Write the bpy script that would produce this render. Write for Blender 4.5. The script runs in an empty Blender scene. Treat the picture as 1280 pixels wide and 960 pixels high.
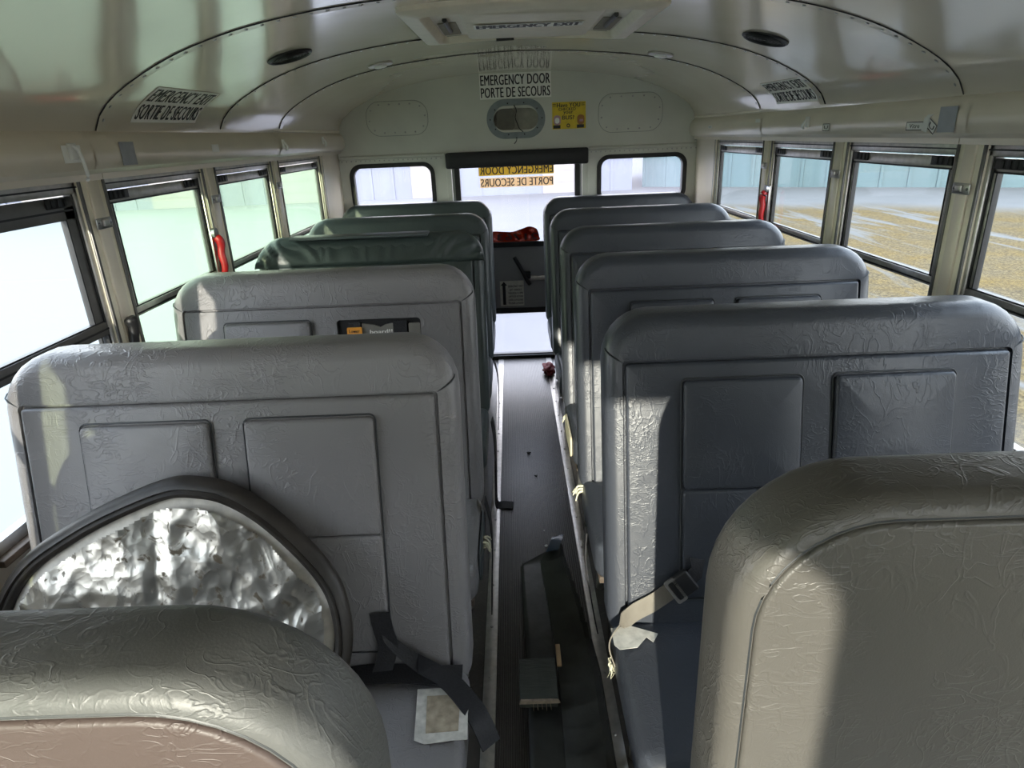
import bpy, bmesh, math, random
from mathutils import Vector, Matrix
random.seed(7)
S = bpy.context.scene
COL = S.collection
# ------------------------------------------------------------------ camera
cd = bpy.data.cameras.new('camera'); cam = bpy.data.objects.new('camera', cd); COL.objects.link(cam); S.camera = cam
Rv, Uv, Fv = Vector((0.99924722, -0.0040677, -0.03858048)), Vector((0.03747404, 0.35844748, 0.93279746)), Vector((-0.01003473, 0.93354103, -0.35833008))
m = Matrix((Rv, Uv, -Fv)).transposed().to_4x4(); m.translation = Vector((-.05, 0, 1.57)); cam.matrix_world = m
cd.sensor_fit = 'HORIZONTAL'; cd.sensor_width = 36; cd.lens = 808.578 / 1280 * 36; cd.clip_start = .02; cd.clip_end = 600
# ------------------------------------------------------------------ view, world, sun
vs = S.view_settings; vs.view_transform = 'Standard'; vs.look = 'None'; vs.gamma = 1; vs.exposure = 0.28; vs.use_curve_mapping = False
SKY = 7.0; SUN = 9.5; SUNDIR = Vector((.14, 1.0, -.21))
w = bpy.data.worlds.new('sky'); S.world = w; w.use_nodes = True
nt = w.node_tree; nt.nodes.clear()
o = nt.nodes.new('ShaderNodeOutputWorld'); b = nt.nodes.new('ShaderNodeBackground'); tc = nt.nodes.new('ShaderNodeTexCoord')
sp = nt.nodes.new('ShaderNodeSeparateXYZ'); cr = nt.nodes.new('ShaderNodeValToRGB')
cr.color_ramp.elements[0].position = 0.0; cr.color_ramp.elements[0].color = (1, .97, .93, 1)
cr.color_ramp.elements[1].position = .7; cr.color_ramp.elements[1].color = (.72, .83, 1, 1)
nt.links.new(tc.outputs['Generated'], sp.inputs[0]); nt.links.new(sp.outputs['Z'], cr.inputs[0])
nt.links.new(cr.outputs[0], b.inputs[0]); b.inputs[1].default_value = SKY; nt.links.new(b.outputs[0], o.inputs[0])
sd = bpy.data.lights.new('sun', 'SUN'); so = bpy.data.objects.new('sun', sd); COL.objects.link(so)
sd.energy = SUN; sd.angle = math.radians(.6); sd.color = (1, .90, .74)
so.rotation_euler = SUNDIR.to_track_quat('-Z', 'Y').to_euler(); so.location = (-20, -10, 15)

# ------------------------------------------------------------------ materials
class MT:
    def __init__(s, name):
        s.m = bpy.data.materials.new(name); s.m.use_nodes = True; s.t = s.m.node_tree; s.n = s.t.nodes
        s.bs = s.n['Principled BSDF']; s.out = s.n['Material Output']
        s.geo = None
    def pos(s, scale=(1, 1, 1), obj=False):
        g = s.n.new('ShaderNodeTexCoord') if obj else s.n.new('ShaderNodeNewGeometry')
        mp = s.n.new('ShaderNodeMapping'); mp.inputs['Scale'].default_value = scale
        s.t.links.new(g.outputs['Object' if obj else 'Position'], mp.inputs[0]); return mp.outputs[0]
    def noise(s, scale, detail=3, dist=0, vec=None, rough=.5):
        n = s.n.new('ShaderNodeTexNoise'); n.inputs['Scale'].default_value = scale; n.inputs['Detail'].default_value = detail
        n.inputs['Distortion'].default_value = dist; n.inputs['Roughness'].default_value = rough
        s.t.links.new(vec if vec is not None else s.pos(), n.inputs['Vector']); return n.outputs[0]
    def math(s, op, a, b=None, c=None, clamp=False):
        n = s.n.new('ShaderNodeMath'); n.operation = op; n.use_clamp = clamp
        for i, v in enumerate((a, b, c)):
            if v is None: continue
            if isinstance(v, (int, float)): n.inputs[i].default_value = v
            else: s.t.links.new(v, n.inputs[i])
        return n.outputs[0]
    def ramp(s, fac, stops):
        r = s.n.new('ShaderNodeValToRGB'); e = r.color_ramp.elements
        while len(e) < len(stops): e.new(.5)
        for k, (p, c) in enumerate(stops): e[k].position = p; e[k].color = (*c, 1) if len(c) == 3 else c
        s.t.links.new(fac, r.inputs[0]); return r.outputs[0]
    def mix(s, fac, a, b, typ='MIX'):
        n = s.n.new('ShaderNodeMix'); n.data_type = 'RGBA'; n.blend_type = typ
        for i, v in ((0, fac), (6, a), (7, b)):
            if isinstance(v, (int, float)): n.inputs[i].default_value = v
            elif isinstance(v, tuple): n.inputs[i].default_value = (*v, 1)
            else: s.t.links.new(v, n.inputs[i])
        return n.outputs[2]
    def set(s, **k):
        for a, v in k.items():
            i = s.bs.inputs[{'color': 'Base Color', 'rough': 'Roughness', 'metal': 'Metallic', 'spec': 'Specular IOR Level', 'coat': 'Coat Weight', 'coatr': 'Coat Roughness'}[a]]
            if isinstance(v, (int, float)): i.default_value = v
            elif isinstance(v, tuple): i.default_value = (*v, 1)
            else: s.t.links.new(v, i)
        return s
    def bump(s, h, strength=.3, dist=.01):
        n = s.n.new('ShaderNodeBump'); n.inputs['Strength'].default_value = strength; n.inputs['Distance'].default_value = dist
        s.t.links.new(h, n.inputs['Height']); s.t.links.new(n.outputs[0], s.bs.inputs['Normal']); return s

def plain(name, c, rough=.5, metal=0, var=.12, scale=25, spec=.5, bump=0):
    M = MT(name); n = M.noise(scale, 4)
    M.set(color=M.mix(M.ramp(n, [(.3, (0, 0, 0)), (.7, (1, 1, 1))]), tuple(x * (1 - var) for x in c), tuple(min(1, x * (1 + var)) for x in c)), rough=rough, metal=metal, spec=spec)
    if bump: M.bump(n, bump, .005)
    return M.m

def vinyl(name, c, wr=1.0, rough=.36):
    M = MT(name)
    big = M.noise(2.2, 3, .3)
    col = M.mix(big, tuple(x * .86 for x in c), tuple(x * 1.14 for x in c))
    stain = M.ramp(M.noise(6, 5, .6), [(.55, (0, 0, 0)), (.75, (1, 1, 1))])
    col = M.mix(M.math('MULTIPLY', stain, .18), col, tuple(x * 1.35 + .02 for x in c))
    a = M.math('ABSOLUTE', M.math('SUBTRACT', M.noise(22, 2, 1.6, M.pos((1, 1, .5))), .5))
    l1 = M.math('SUBTRACT', 1, M.math('MULTIPLY', a, 22, clamp=True))
    c2 = M.math('ABSOLUTE', M.math('SUBTRACT', M.noise(36, 2, 1.8, M.pos((.55, 1, 1.2))), .5))
    l2 = M.math('SUBTRACT', 1, M.math('MULTIPLY', c2, 20, clamp=True))
    k1 = M.ramp(M.noise(5.5, 2), [(.42, (0, 0, 0)), (.6, (1, 1, 1))]); k2 = M.ramp(M.noise(7.5, 2, 0, M.pos((1.3, 1, 1))), [(.45, (0, 0, 0)), (.62, (1, 1, 1))])
    h = M.math('ADD', M.math('MULTIPLY', l1, k1), M.math('MULTIPLY', l2, k2))
    fine = M.noise(420, 2); soft = M.noise(11, 2, .5)
    h = M.math('ADD', M.math('MULTIPLY', h, wr), M.math('ADD', M.math('MULTIPLY', fine, .22), M.math('MULTIPLY', soft, 1.6)))
    M.set(color=col, rough=M.math('ADD', M.math('MULTIPLY', big, .16), rough - .06), spec=.5).bump(h, .42, .002)
    return M.m

def cols(*a): return a
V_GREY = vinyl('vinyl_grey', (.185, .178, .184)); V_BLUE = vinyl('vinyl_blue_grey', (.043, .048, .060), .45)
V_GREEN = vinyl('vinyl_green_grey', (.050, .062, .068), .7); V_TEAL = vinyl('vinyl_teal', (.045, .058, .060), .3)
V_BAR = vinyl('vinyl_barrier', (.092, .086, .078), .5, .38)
V_SUNPINK = vinyl('vinyl_barrier_sun_rosy', (.085, .062, .056), .45, .45); V_BAR2 = vinyl('vinyl_barrier_dark', (.105, .107, .105), .4, .42)  # rosy tint of sunlight put into the left barrier face colour
BLACK = plain('black_plastic', (.012, .012, .013), .45); RUB = plain('black_rubber', (.014, .013, .013), .6, var=.3, bump=.2)
DARKFOAM = plain('dark_recess', (.01, .01, .011), .8)
PIPE = plain('piping', (.03, .034, .038), .45)
ALU = plain('aluminium', (.52, .5, .47), .36, .85, .15, 40)
STEEL = plain('steel', (.42, .41, .40), .3, .9, .2, 30)
DARKALU = plain('dark_window_frame', (.17, .165, .16), .4, .6)
CREAM = plain('cream_paint', (.86, .80, .64), .4, var=.06)
WHITE = plain('white_paper', (.78, .78, .74), .6, var=.04); STW = plain('sticker_white', (.93, .92, .87), .5, var=.05)
INK = plain('black_ink', (.008, .008, .01), .5); GREYT = plain('grey_tape', (.36, .38, .41), .5)
YEL = plain('yellow_print', (.75, .55, .03), .5, var=.1); ORA = plain('orange_tag', (.8, .33, .03), .45)
RED = plain('red_plastic', (.38, .01, .012), .35); REDC = plain('red_cloth', (.16, .008, .014), .8, bump=.6)
PINK = plain('printed_pink', (.5, .3, .33), .5); BRO = plain('printed_brown', (.4, .17, .04), .5)
FOAM = plain('torn_foam', (.62, .60, .45), .9, var=.25, scale=60, bump=.6)
TAPE = plain('worn_tape', (.52, .51, .47), .6, var=.2, scale=60); TAN = plain('tan_patch', (.33, .28, .21), .7, var=.3, scale=50)
WEB = plain('black_webbing', (.010, .010, .013), .65, var=.3, scale=200, bump=.3)
BROWNSILL = plain('brown_sill', (.16, .12, .09), .5, .3)

def ceilmat():
    M = MT('ceiling_paint'); n = M.noise(1.3, 4, .3, M.pos((1, 1.6, 1)))
    M.set(color=M.mix(n, (.70, .62, .50), (.80, .73, .61)), rough=M.math('ADD', M.math('MULTIPLY', M.noise(3, 3), .12), .10), spec=.6, metal=.1, coat=.42, coatr=.08)
    M.bump(M.noise(4, 2, .2), .12, .01); return M.m
CEIL = ceilmat()
REARP = plain('rear_wall_paint', (.62, .62, .55), .38, var=.07, scale=3)
PANEL = plain('painted_panel', (.76, .69, .57), .3, .1, .06, 4)
DOORP = plain('door_paint', (.27, .275, .27), .45, var=.1, scale=5)
DGREY = plain('rim_grey', (.20, .23, .24), .4)

def webmat():
    M = MT('tan_webbing'); v = M.pos((1, 1, 1), True)
    wv = M.noise(60, 2); M.set(color=M.mix(M.noise(14, 3), (.09, .08, .065), (.22, .20, .165)), rough=.75).bump(wv, .6, .003); return M.m
TANW = webmat()

def foilmat():
    M = MT('crumpled_foil')
    v1 = M.n.new('ShaderNodeTexVoronoi'); v1.feature = 'F1'; v1.inputs['Scale'].default_value = 9
    nz = M.n.new('ShaderNodeVectorMath'); nz.operation = 'ADD'
    nn = M.n.new('ShaderNodeTexNoise'); nn.inputs['Scale'].default_value = 5; nn.inputs['Detail'].default_value = 4
    sc = M.n.new('ShaderNodeVectorMath'); sc.operation = 'SCALE'; sc.inputs['Scale'].default_value = .25
    pos = M.pos(); M.t.links.new(pos, nn.inputs['Vector']); M.t.links.new(nn.outputs['Color'], sc.inputs[0])
    M.t.links.new(pos, nz.inputs[0]); M.t.links.new(sc.outputs[0], nz.inputs[1]); M.t.links.new(nz.outputs[0], v1.inputs['Vector'])
    v2 = M.n.new('ShaderNodeTexVoronoi'); v2.inputs['Scale'].default_value = 26; M.t.links.new(nz.outputs[0], v2.inputs['Vector'])
    h = M.math('ADD', v1.outputs['Distance'], M.math('MULTIPLY', v2.outputs['Distance'], .35))
    dirt = M.ramp(M.noise(38, 5, .8), [(.57, (0, 0, 0)), (.66, (1, 1, 1))])
    M.set(color=M.mix(dirt, (.44, .42, .38), (.10, .08, .055)), metal=M.math('SUBTRACT', .93, M.math('MULTIPLY', dirt, .6)), rough=M.math('ADD', .36, M.math('MULTIPLY', dirt, .4)))
    M.bump(h, .8, .007); return M.m
FOIL = foilmat()

def glass(name, tint, dirt=0.0, dc=(.8, .9, .8), cloud=4):
    M = MT(name); M.n.remove(M.bs)
    tr = M.n.new('ShaderNodeBsdfTransparent'); tr.inputs[0].default_value = (*tint, 1)
    gl = M.n.new('ShaderNodeBsdfGlossy'); gl.inputs['Roughness'].default_value = .02
    lw = M.n.new('ShaderNodeLayerWeight'); lw.inputs[0].default_value = .5; fr = M.math('ADD', M.math('MULTIPLY', M.math('POWER', lw.outputs['Facing'], 5), .45), .02)
    mx = M.n.new('ShaderNodeMixShader'); M.t.links.new(fr, mx.inputs[0]); M.t.links.new(tr.outputs[0], mx.inputs[1]); M.t.links.new(gl.outputs[0], mx.inputs[2])
    last = mx.outputs[0]
    if dirt:
        tl = M.n.new('ShaderNodeBsdfTranslucent'); tl.inputs[0].default_value = (*dc, 1)
        m2 = M.n.new('ShaderNodeMixShader')
        f = M.math('MULTIPLY', M.ramp(M.noise(cloud, 4, .5), [(.25, (.7, .7, .7)), (.75, (1, 1, 1))]), dirt)
        M.t.links.new(f, m2.inputs[0]); M.t.links.new(last, m2.inputs[1]); M.t.links.new(tl.outputs[0], m2.inputs[2]); last = m2.outputs[0]
    M.t.links.new(last, M.out.inputs[0]); return M.m
G_R = glass('window_glass_clear', (.89, .92, .93), .008, (.8, .8, .75))
G_L = glass('window_glass_dusty', (.71, .785, .67), .10, (.72, .86, .72), 2)
G_B = glass('rear_glass_misted', (.96, .955, .985), .05, (.9, .85, .95), 3)

# ------------------------------------------------------------------ object helpers
def tag(o, label=None, cat=None, group=None, kind=None):
    if label: o['label'] = label
    if cat: o['category'] = cat
    if group: o['group'] = group
    if kind: o['kind'] = kind
    return o
def empty(name, loc=(0, 0, 0)):
    o = bpy.data.objects.new(name, None); o.empty_display_size = .05; COL.objects.link(o); o.location = loc; return o
def link(name, me, parent=None, loc=None):
    o = bpy.data.objects.new(name, me); COL.objects.link(o)
    if parent: o.parent = parent
    if loc: o.location = loc
    return o
def fin(bm, name, mats, parent=None, smooth=38, mi=None):
    bmesh.ops.recalc_face_normals(bm, faces=bm.faces)
    me = bpy.data.meshes.new(name); bm.to_mesh(me); bm.free()
    for x in (mats if isinstance(mats, (list, tuple)) else [mats]): me.materials.append(x)
    if smooth:
        me.shade_smooth(); me.set_sharp_from_angle(angle=math.radians(smooth))
    return link(name, me, parent)
def B(): return bmesh.new()
def box(bm, x0, x1, y0, y1, z0, z1, mi=0, bev=0):
    vs = [bm.verts.new((x, y, z)) for x in (x0, x1) for y in (y0, y1) for z in (z0, z1)]
    fs = [bm.faces.new([vs[i] for i in q]) for q in ((0, 1, 3, 2), (4, 6, 7, 5), (0, 4, 5, 1), (2, 3, 7, 6), (0, 2, 6, 4), (1, 5, 7, 3))]
    for f in fs: f.material_index = mi
    if bev:
        es = list({e for f in fs for e in f.edges})
        r = bmesh.ops.bevel(bm, geom=es, offset=bev, segments=2, affect='EDGES', profile=.5)
        for f in r['faces']: f.material_index = mi
    return vs
def rr(x0, x1, z0, z1, r, n=7):
    """rounded rectangle, r = (bl, br, tr, tl)"""
    if isinstance(r, (int, float)): r = (r,) * 4
    mx = min(x1 - x0, z1 - z0) / 2 * .999
    r = [max(1e-4, min(q, mx)) for q in r]; P = []
    for (cx, cz, a0, q) in ((x0 + r[0], z0 + r[0], 180, r[0]), (x1 - r[1], z0 + r[1], 270, r[1]), (x1 - r[2], z1 - r[2], 0, r[2]), (x0 + r[3], z1 - r[3], 90, r[3])):
        for k in range(n + 1):
            a = math.radians(a0 + 90 * k / n); P.append((cx + q * math.cos(a), cz + q * math.sin(a)))
    return P
def loft(bm, rings, f, mi=0, cap=(1, 1)):
    """rings: list of (outline points, depth); f maps (u, v, depth) to xyz"""
    L = [[bm.verts.new(f(u, v, d)) for u, v in pts] for pts, d in rings]
    n = len(L[0])
    for a, b_ in zip(L, L[1:]):
        for i in range(n):
            q = bm.faces.new((a[i], a[(i + 1) % n], b_[(i + 1) % n], b_[i])); q.material_index = mi
    if cap[0]: bm.faces.new(L[0][::-1]).material_index = mi
    if cap[1]: bm.faces.new(L[-1]).material_index = mi
    return L
def cushion(bm, x0, x1, z0, z1, r, t, bev, f, puff=0, mi=0, n=7):
    """puffy slab: depth 0 at the back, t at the front"""
    rad = r if not isinstance(r, (int, float)) else (r,) * 4
    R = []
    for k in range(4, 0, -1):
        a = math.pi / 2 * k / 4; i = bev * (1 - math.cos(a)); R.append((rr(x0 + i, x1 - i, z0 + i, z1 - i, [max(q - i, .002) for q in rad], n), bev - bev * math.sin(a)))
    R.append((rr(x0, x1, z0, z1, rad, n), bev)); R.append((rr(x0, x1, z0, z1, rad, n), t - bev))
    for k in range(1, 5):
        a = math.pi / 2 * k / 4; i = bev * (1 - math.cos(a)); R.append((rr(x0 + i, x1 - i, z0 + i, z1 - i, [max(q - i, .002) for q in rad], n), t - bev + bev * math.sin(a)))
    if puff:
        mxi = min(x1 - x0, z1 - z0) / 2
        for k in range(1, 4):
            i = bev + (mxi - bev) * .22 * k; R.append((rr(x0 + i, x1 - i, z0 + i, z1 - i, [max(q - i, .004) for q in rad], n), t + puff * math.sin(math.pi / 2 * k / 3)))
    return loft(bm, R, f, mi)
def tube(bm, pts, r, n=8, mi=0, cap=True):
    pts = [Vector(p) for p in pts]; L = []; up = Vector((0, 0, 1))
    for i, p in enumerate(pts):
        d = (pts[min(i + 1, len(pts) - 1)] - pts[max(i - 1, 0)]).normalized()
        a = d.cross(up if abs(d.z) < .95 else Vector((1, 0, 0))).normalized(); c = d.cross(a)
        rad = r[i] if isinstance(r, (list, tuple)) else r
        L.append([bm.verts.new(p + a * math.cos(2 * math.pi * k / n) * rad + c * math.sin(2 * math.pi * k / n) * rad) for k in range(n)])
    for a, b_ in zip(L, L[1:]):
        for k in range(n): bm.faces.new((a[k], a[(k + 1) % n], b_[(k + 1) % n], b_[k])).material_index = mi
    if cap: bm.faces.new(L[0][::-1]).material_index = mi; bm.faces.new(L[-1]).material_index = mi
def ribbon(bm, pts, wd, t=.0025, mi=0):
    """pts: (centre, width direction)"""
    L = []
    C = [Vector(p) for p, _ in pts]
    for i, (p, wdir) in enumerate(pts):
        p = C[i]; wv = Vector(wdir).normalized() * wd / 2; d = (C[min(i + 1, len(C) - 1)] - C[max(i - 1, 0)]).normalized(); nrm = d.cross(wv).normalized() * t / 2
        L.append([bm.verts.new(q) for q in (p - wv - nrm, p + wv - nrm, p + wv + nrm, p - wv + nrm)])
    for a, b_ in zip(L, L[1:]):
        for k in range(4): bm.faces.new((a[k], a[(k + 1) % 4], b_[(k + 1) % 4], b_[k])).material_index = mi
    bm.faces.new(L[0][::-1]).material_index = mi; bm.faces.new(L[-1]).material_index = mi
def smoothpts(pts, k=5):
    """Catmull-Rom"""
    P = [Vector(p) for p in pts]; out = []
    for i in range(len(P) - 1):
        a, b_, c, d = P[max(i - 1, 0)], P[i], P[i + 1], P[min(i + 2, len(P) - 1)]
        for j in range(k):
            t = j / k; out.append(.5 * ((2 * b_) + (c - a) * t + (2 * a - 5 * b_ + 4 * c - d) * t * t + (3 * b_ - a - 3 * c + d) * t ** 3))
    out.append(P[-1]); return out
def dome(bm, p, nrm, r, mi=0, n=6, h=.6):
    nrm = Vector(nrm).normalized(); a = nrm.orthogonal().normalized(); c = nrm.cross(a); p = Vector(p)
    R0 = [bm.verts.new(p + (a * math.cos(2 * math.pi * k / n) + c * math.sin(2 * math.pi * k / n)) * r) for k in range(n)]
    R1 = [bm.verts.new(p + nrm * r * h * .7 + (a * math.cos(2 * math.pi * k / n) + c * math.sin(2 * math.pi * k / n)) * r * .7) for k in range(n)]
    t = bm.verts.new(p + nrm * r * h)
    for k in range(n):
        bm.faces.new((R0[k], R0[(k + 1) % n], R1[(k + 1) % n], R1[k])).material_index = mi
        bm.faces.new((R1[k], R1[(k + 1) % n], t)).material_index = mi
def plate(bm, outer, holes, t, f, mi=0):
    """flat plate with holes in (u, v), thickness t, mapped by f(u, v, depth)"""
    cu = bpy.data.curves.new('tmp', 'CURVE'); cu.dimensions = '2D'; cu.fill_mode = 'BOTH'; cu.extrude = t / 2
    for pts in [outer] + list(holes):
        s = cu.splines.new('POLY'); s.points.add(len(pts) - 1); s.use_cyclic_u = True
        for q, (u, v) in zip(s.points, pts): q.co = (u, v, 0, 1)
    ob = bpy.data.objects.new('tmp', cu); me = ob.to_mesh()
    vs = [bm.verts.new(f(v.co.x, v.co.y, v.co.z + t / 2)) for v in me.vertices]
    for p in me.polygons:
        try: bm.faces.new([vs[i] for i in p.vertices]).material_index = mi
        except ValueError: pass
    ob.to_mesh_clear(); bpy.data.objects.remove(ob); bpy.data.curves.remove(cu)
    bmesh.ops.remove_doubles(bm, verts=[v for v in vs if v.is_valid], dist=1e-6)
def text(bm, s, u0, u1, v0, v1, f, mi=0, mirror=False, bold=.014, ext=.0004):
    """letters filling the box u0..u1, v0..v1"""
    cu = bpy.data.curves.new('tmp', 'FONT'); cu.body = s; cu.size = 1; cu.space_character = 1.06; cu.resolution_u = 3; cu.extrude = .02; cu.fill_mode = 'BOTH'
    ob = bpy.data.objects.new('tmp', cu); me = ob.to_mesh()
    xs = [v.co.x for v in me.vertices]; ys = [v.co.y for v in me.vertices]
    x0, x1, y0, y1 = min(xs), max(xs), min(ys), max(ys)
    du = bold * 2 * (u1 - u0) / (x1 - x0); n_ = 3 if bold else 1
    for r in range(n_):      # strokes thickened by a sideways repeat of each letter
        vs = []
        for v in me.vertices:
            a = (v.co.x - x0) / (x1 - x0); c = (v.co.y - y0) / (y1 - y0)
            if mirror: a = 1 - a
            vs.append(bm.verts.new(f(u0 + (u1 - u0) * a + du * (r - (n_ - 1) / 2), v0 + (v1 - v0) * c, (ext + r * .00005) if v.co.z > 0 else 0)))
        for p in me.polygons:
            try: bm.faces.new([vs[i] for i in p.vertices]).material_index = mi
            except ValueError: pass
    ob.to_mesh_clear(); bpy.data.objects.remove(ob); bpy.data.curves.remove(cu)

# ------------------------------------------------------------------ bus shell
YF, YR, W = -1.9, 4.64, 1.21
PROF = [(0, 1.93), (.2, 1.925), (.35, 1.915), (.55, 1.895), (.75, 1.86), (.92, 1.81), (1.06, 1.745), (1.14, 1.69), (1.175, 1.64), (1.185, 1.60)]
PR = [(v.x, v.y) for v in smoothpts([(x, z, 0) for x, z in PROF], 3)]
def zc(x, Y):
    x = abs(x)
    for (a, za), (c, zb) in zip(PR, PR[1:]):
        if a <= x <= c: return za + (zb - za) * (x - a) / (c - a) + .013 * (Y - 2.3)
    return PR[-1][1] + .013 * (Y - 2.3)
full = [(-x, z) for x, z in PR[::-1]] + PR[1:]
# arc length parametrisation (s = 0 in the middle, positive to +x)
arc = [0.0]
for (a, za), (c, zb) in zip(PR, PR[1:]): arc.append(arc[-1] + math.hypot(c - a, zb - za))
def cpt(s_, Y, off=0):
    """point on the ceiling, off = distance below it"""
    a = min(abs(s_), arc[-1] - 1e-6)
    for i in range(len(arc) - 1):
        if arc[i] <= a <= arc[i + 1]:
            t = (a - arc[i]) / (arc[i + 1] - arc[i]); x = PR[i][0] + (PR[i + 1][0] - PR[i][0]) * t; z = PR[i][1] + (PR[i + 1][1] - PR[i][1]) * t
            dx, dz = PR[i + 1][0] - PR[i][0], PR[i + 1][1] - PR[i][1]; L = math.hypot(dx, dz); nx, nz = dz / L, -dx / L
            sg = 1 if s_ >= 0 else -1
            return Vector((sg * (x + nx * off), Y, z + nz * off + .013 * (Y - 2.3)))
def s_of(x):
    x0 = abs(x)
    for i in range(len(arc) - 1):
        if PR[i][0] <= x0 <= PR[i + 1][0]: return math.copysign(arc[i] + (x0 - PR[i][0]) / (PR[i + 1][0] - PR[i][0]) * (arc[i + 1] - arc[i]), x)
    return math.copysign(arc[-1], x)

def struct(o): o['kind'] = 'structure'; return o
bm = B(); ys = [YF + (YR + .03 - YF) * k / 24 for k in range(25)]
G = [[[bm.verts.new((x * (1 + .02 * up), y, z + .013 * (y - 2.3) + .03 * up)) for x, z in full] for y in ys] for up in (0, 1)]
for g in G:
    for a, b_ in zip(g, g[1:]):
        for i in range(len(full) - 1): bm.faces.new((a[i], a[i + 1], b_[i + 1], b_[i]))
for i in (0, -1):
    for k in range(len(ys) - 1): bm.faces.new((G[0][k][i], G[0][k + 1][i], G[1][k + 1][i], G[1][k][i]))
for k in (0, -1):
    for i in range(len(full) - 1): bm.faces.new((G[0][k][i], G[0][k][i + 1], G[1][k][i + 1], G[1][k][i]))
struct(fin(bm, 'ceiling', CEIL))
# roof seams with their rivets
for n_, Y in enumerate((-.4, .38, 1.12, 1.9, 2.72, 3.42)):
    bm = B(); N = 60; smax = s_of(1.178)
    prev = None
    for k in range(N + 1):
        s_ = -smax + 2 * smax * k / N
        row = [bm.verts.new(cpt(s_, Y + dy, of)) for dy, of in ((0, -.001), (0, .0025), (.0010, .0025), (.045, .0018), (.047, -.001))]
        if prev:
            for j in range(4): bm.faces.new((prev[j], prev[j + 1], row[j + 1], row[j])).material_index = 1 if j == 0 else 0
        prev = row
    for k in range(56):
        s_ = -smax + .03 + (2 * smax - .06) * k / 55
        dome(bm, cpt(s_, Y + .022, .0015), cpt(s_, Y, 1) - cpt(s_, Y, 0), .0068, 2)
    prev = None
    for k in range(N + 1):
        s_ = -smax + 2 * smax * k / N
        row = [bm.verts.new(cpt(s_, Y + dy, of)) for dy, of in ((-.0014, .0006), (0, .0032), (.0003, 0))]
        if prev:
            for j in range(2): bm.faces.new((prev[j], prev[j + 1], row[j + 1], row[j])).material_index = 1
        prev = row
    struct(fin(bm, 'trim_%d' % (n_ + 1), [CEIL, INK, STEEL]))

# floor
def floormat():
    M = MT('ribbed_rubber'); n = M.noise(9, 5, .4); d = M.ramp(M.noise(60, 4), [(.55, (0, 0, 0)), (.72, (1, 1, 1))])
    c = M.mix(n, (.032, .029, .027), (.075, .066, .056)); c = M.mix(M.math('MULTIPLY', d, .35), c, (.16, .13, .10))
    M.set(color=c, rough=.34, spec=.6).bump(M.noise(150, 2), .3, .002); return M.m
FL = floormat()
bm = B(); box(bm, -1.27, 1.27, YF, YR + .05, -.08, -.004); struct(fin(bm, 'floor', FL, smooth=0))
xa, xb = -.150, .160
bm = B(); n = 39; pitch = (xb - xa) / n; v = []
pts = []
for k in range(n):
    x = xa + k * pitch; pts += [(x, 0.0), (x + pitch * .10, .0058), (x + pitch * .50, .0058), (x + pitch * .60, 0.0)]
pts.append((xb, 0.0))
A = [[bm.verts.new((x, y, z)) for x, z in pts] for y in (YF, 0, 1.2, 2.4, 3.6, YR)]
for a, b_ in zip(A, A[1:]):
    for i in range(len(pts) - 1): bm.faces.new((a[i], a[i + 1], b_[i + 1], b_[i]))
box(bm, xa, xb, YF, YR, -.004, -.0005)
tag(fin(bm, 'aisle_matting', FL, smooth=20), 'ribbed black rubber matting running down the middle aisle', 'floor mat')
for nm, x0, x1, lb in (('aisle_strip', -.192, -.152, 'left-hand aluminium strip with screws edging the ribbed aisle matting'), ('aisle_strip', .162, .202, 'right-hand aluminium strip with screws edging the ribbed aisle matting')):
    bm = B(); box(bm, x0, x1, YF + .01, YR - .01, -.004, .004, 0, .0015)
    for k in range(30):
        dome(bm, ((x0 + x1) / 2, YF + .15 + k * .22, .004), (0, 0, 1), .006, 1, 8)
    tag(fin(bm, nm, [ALU, STEEL]), lb, 'trim strip', 'aluminium strips edging the aisle')

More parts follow.
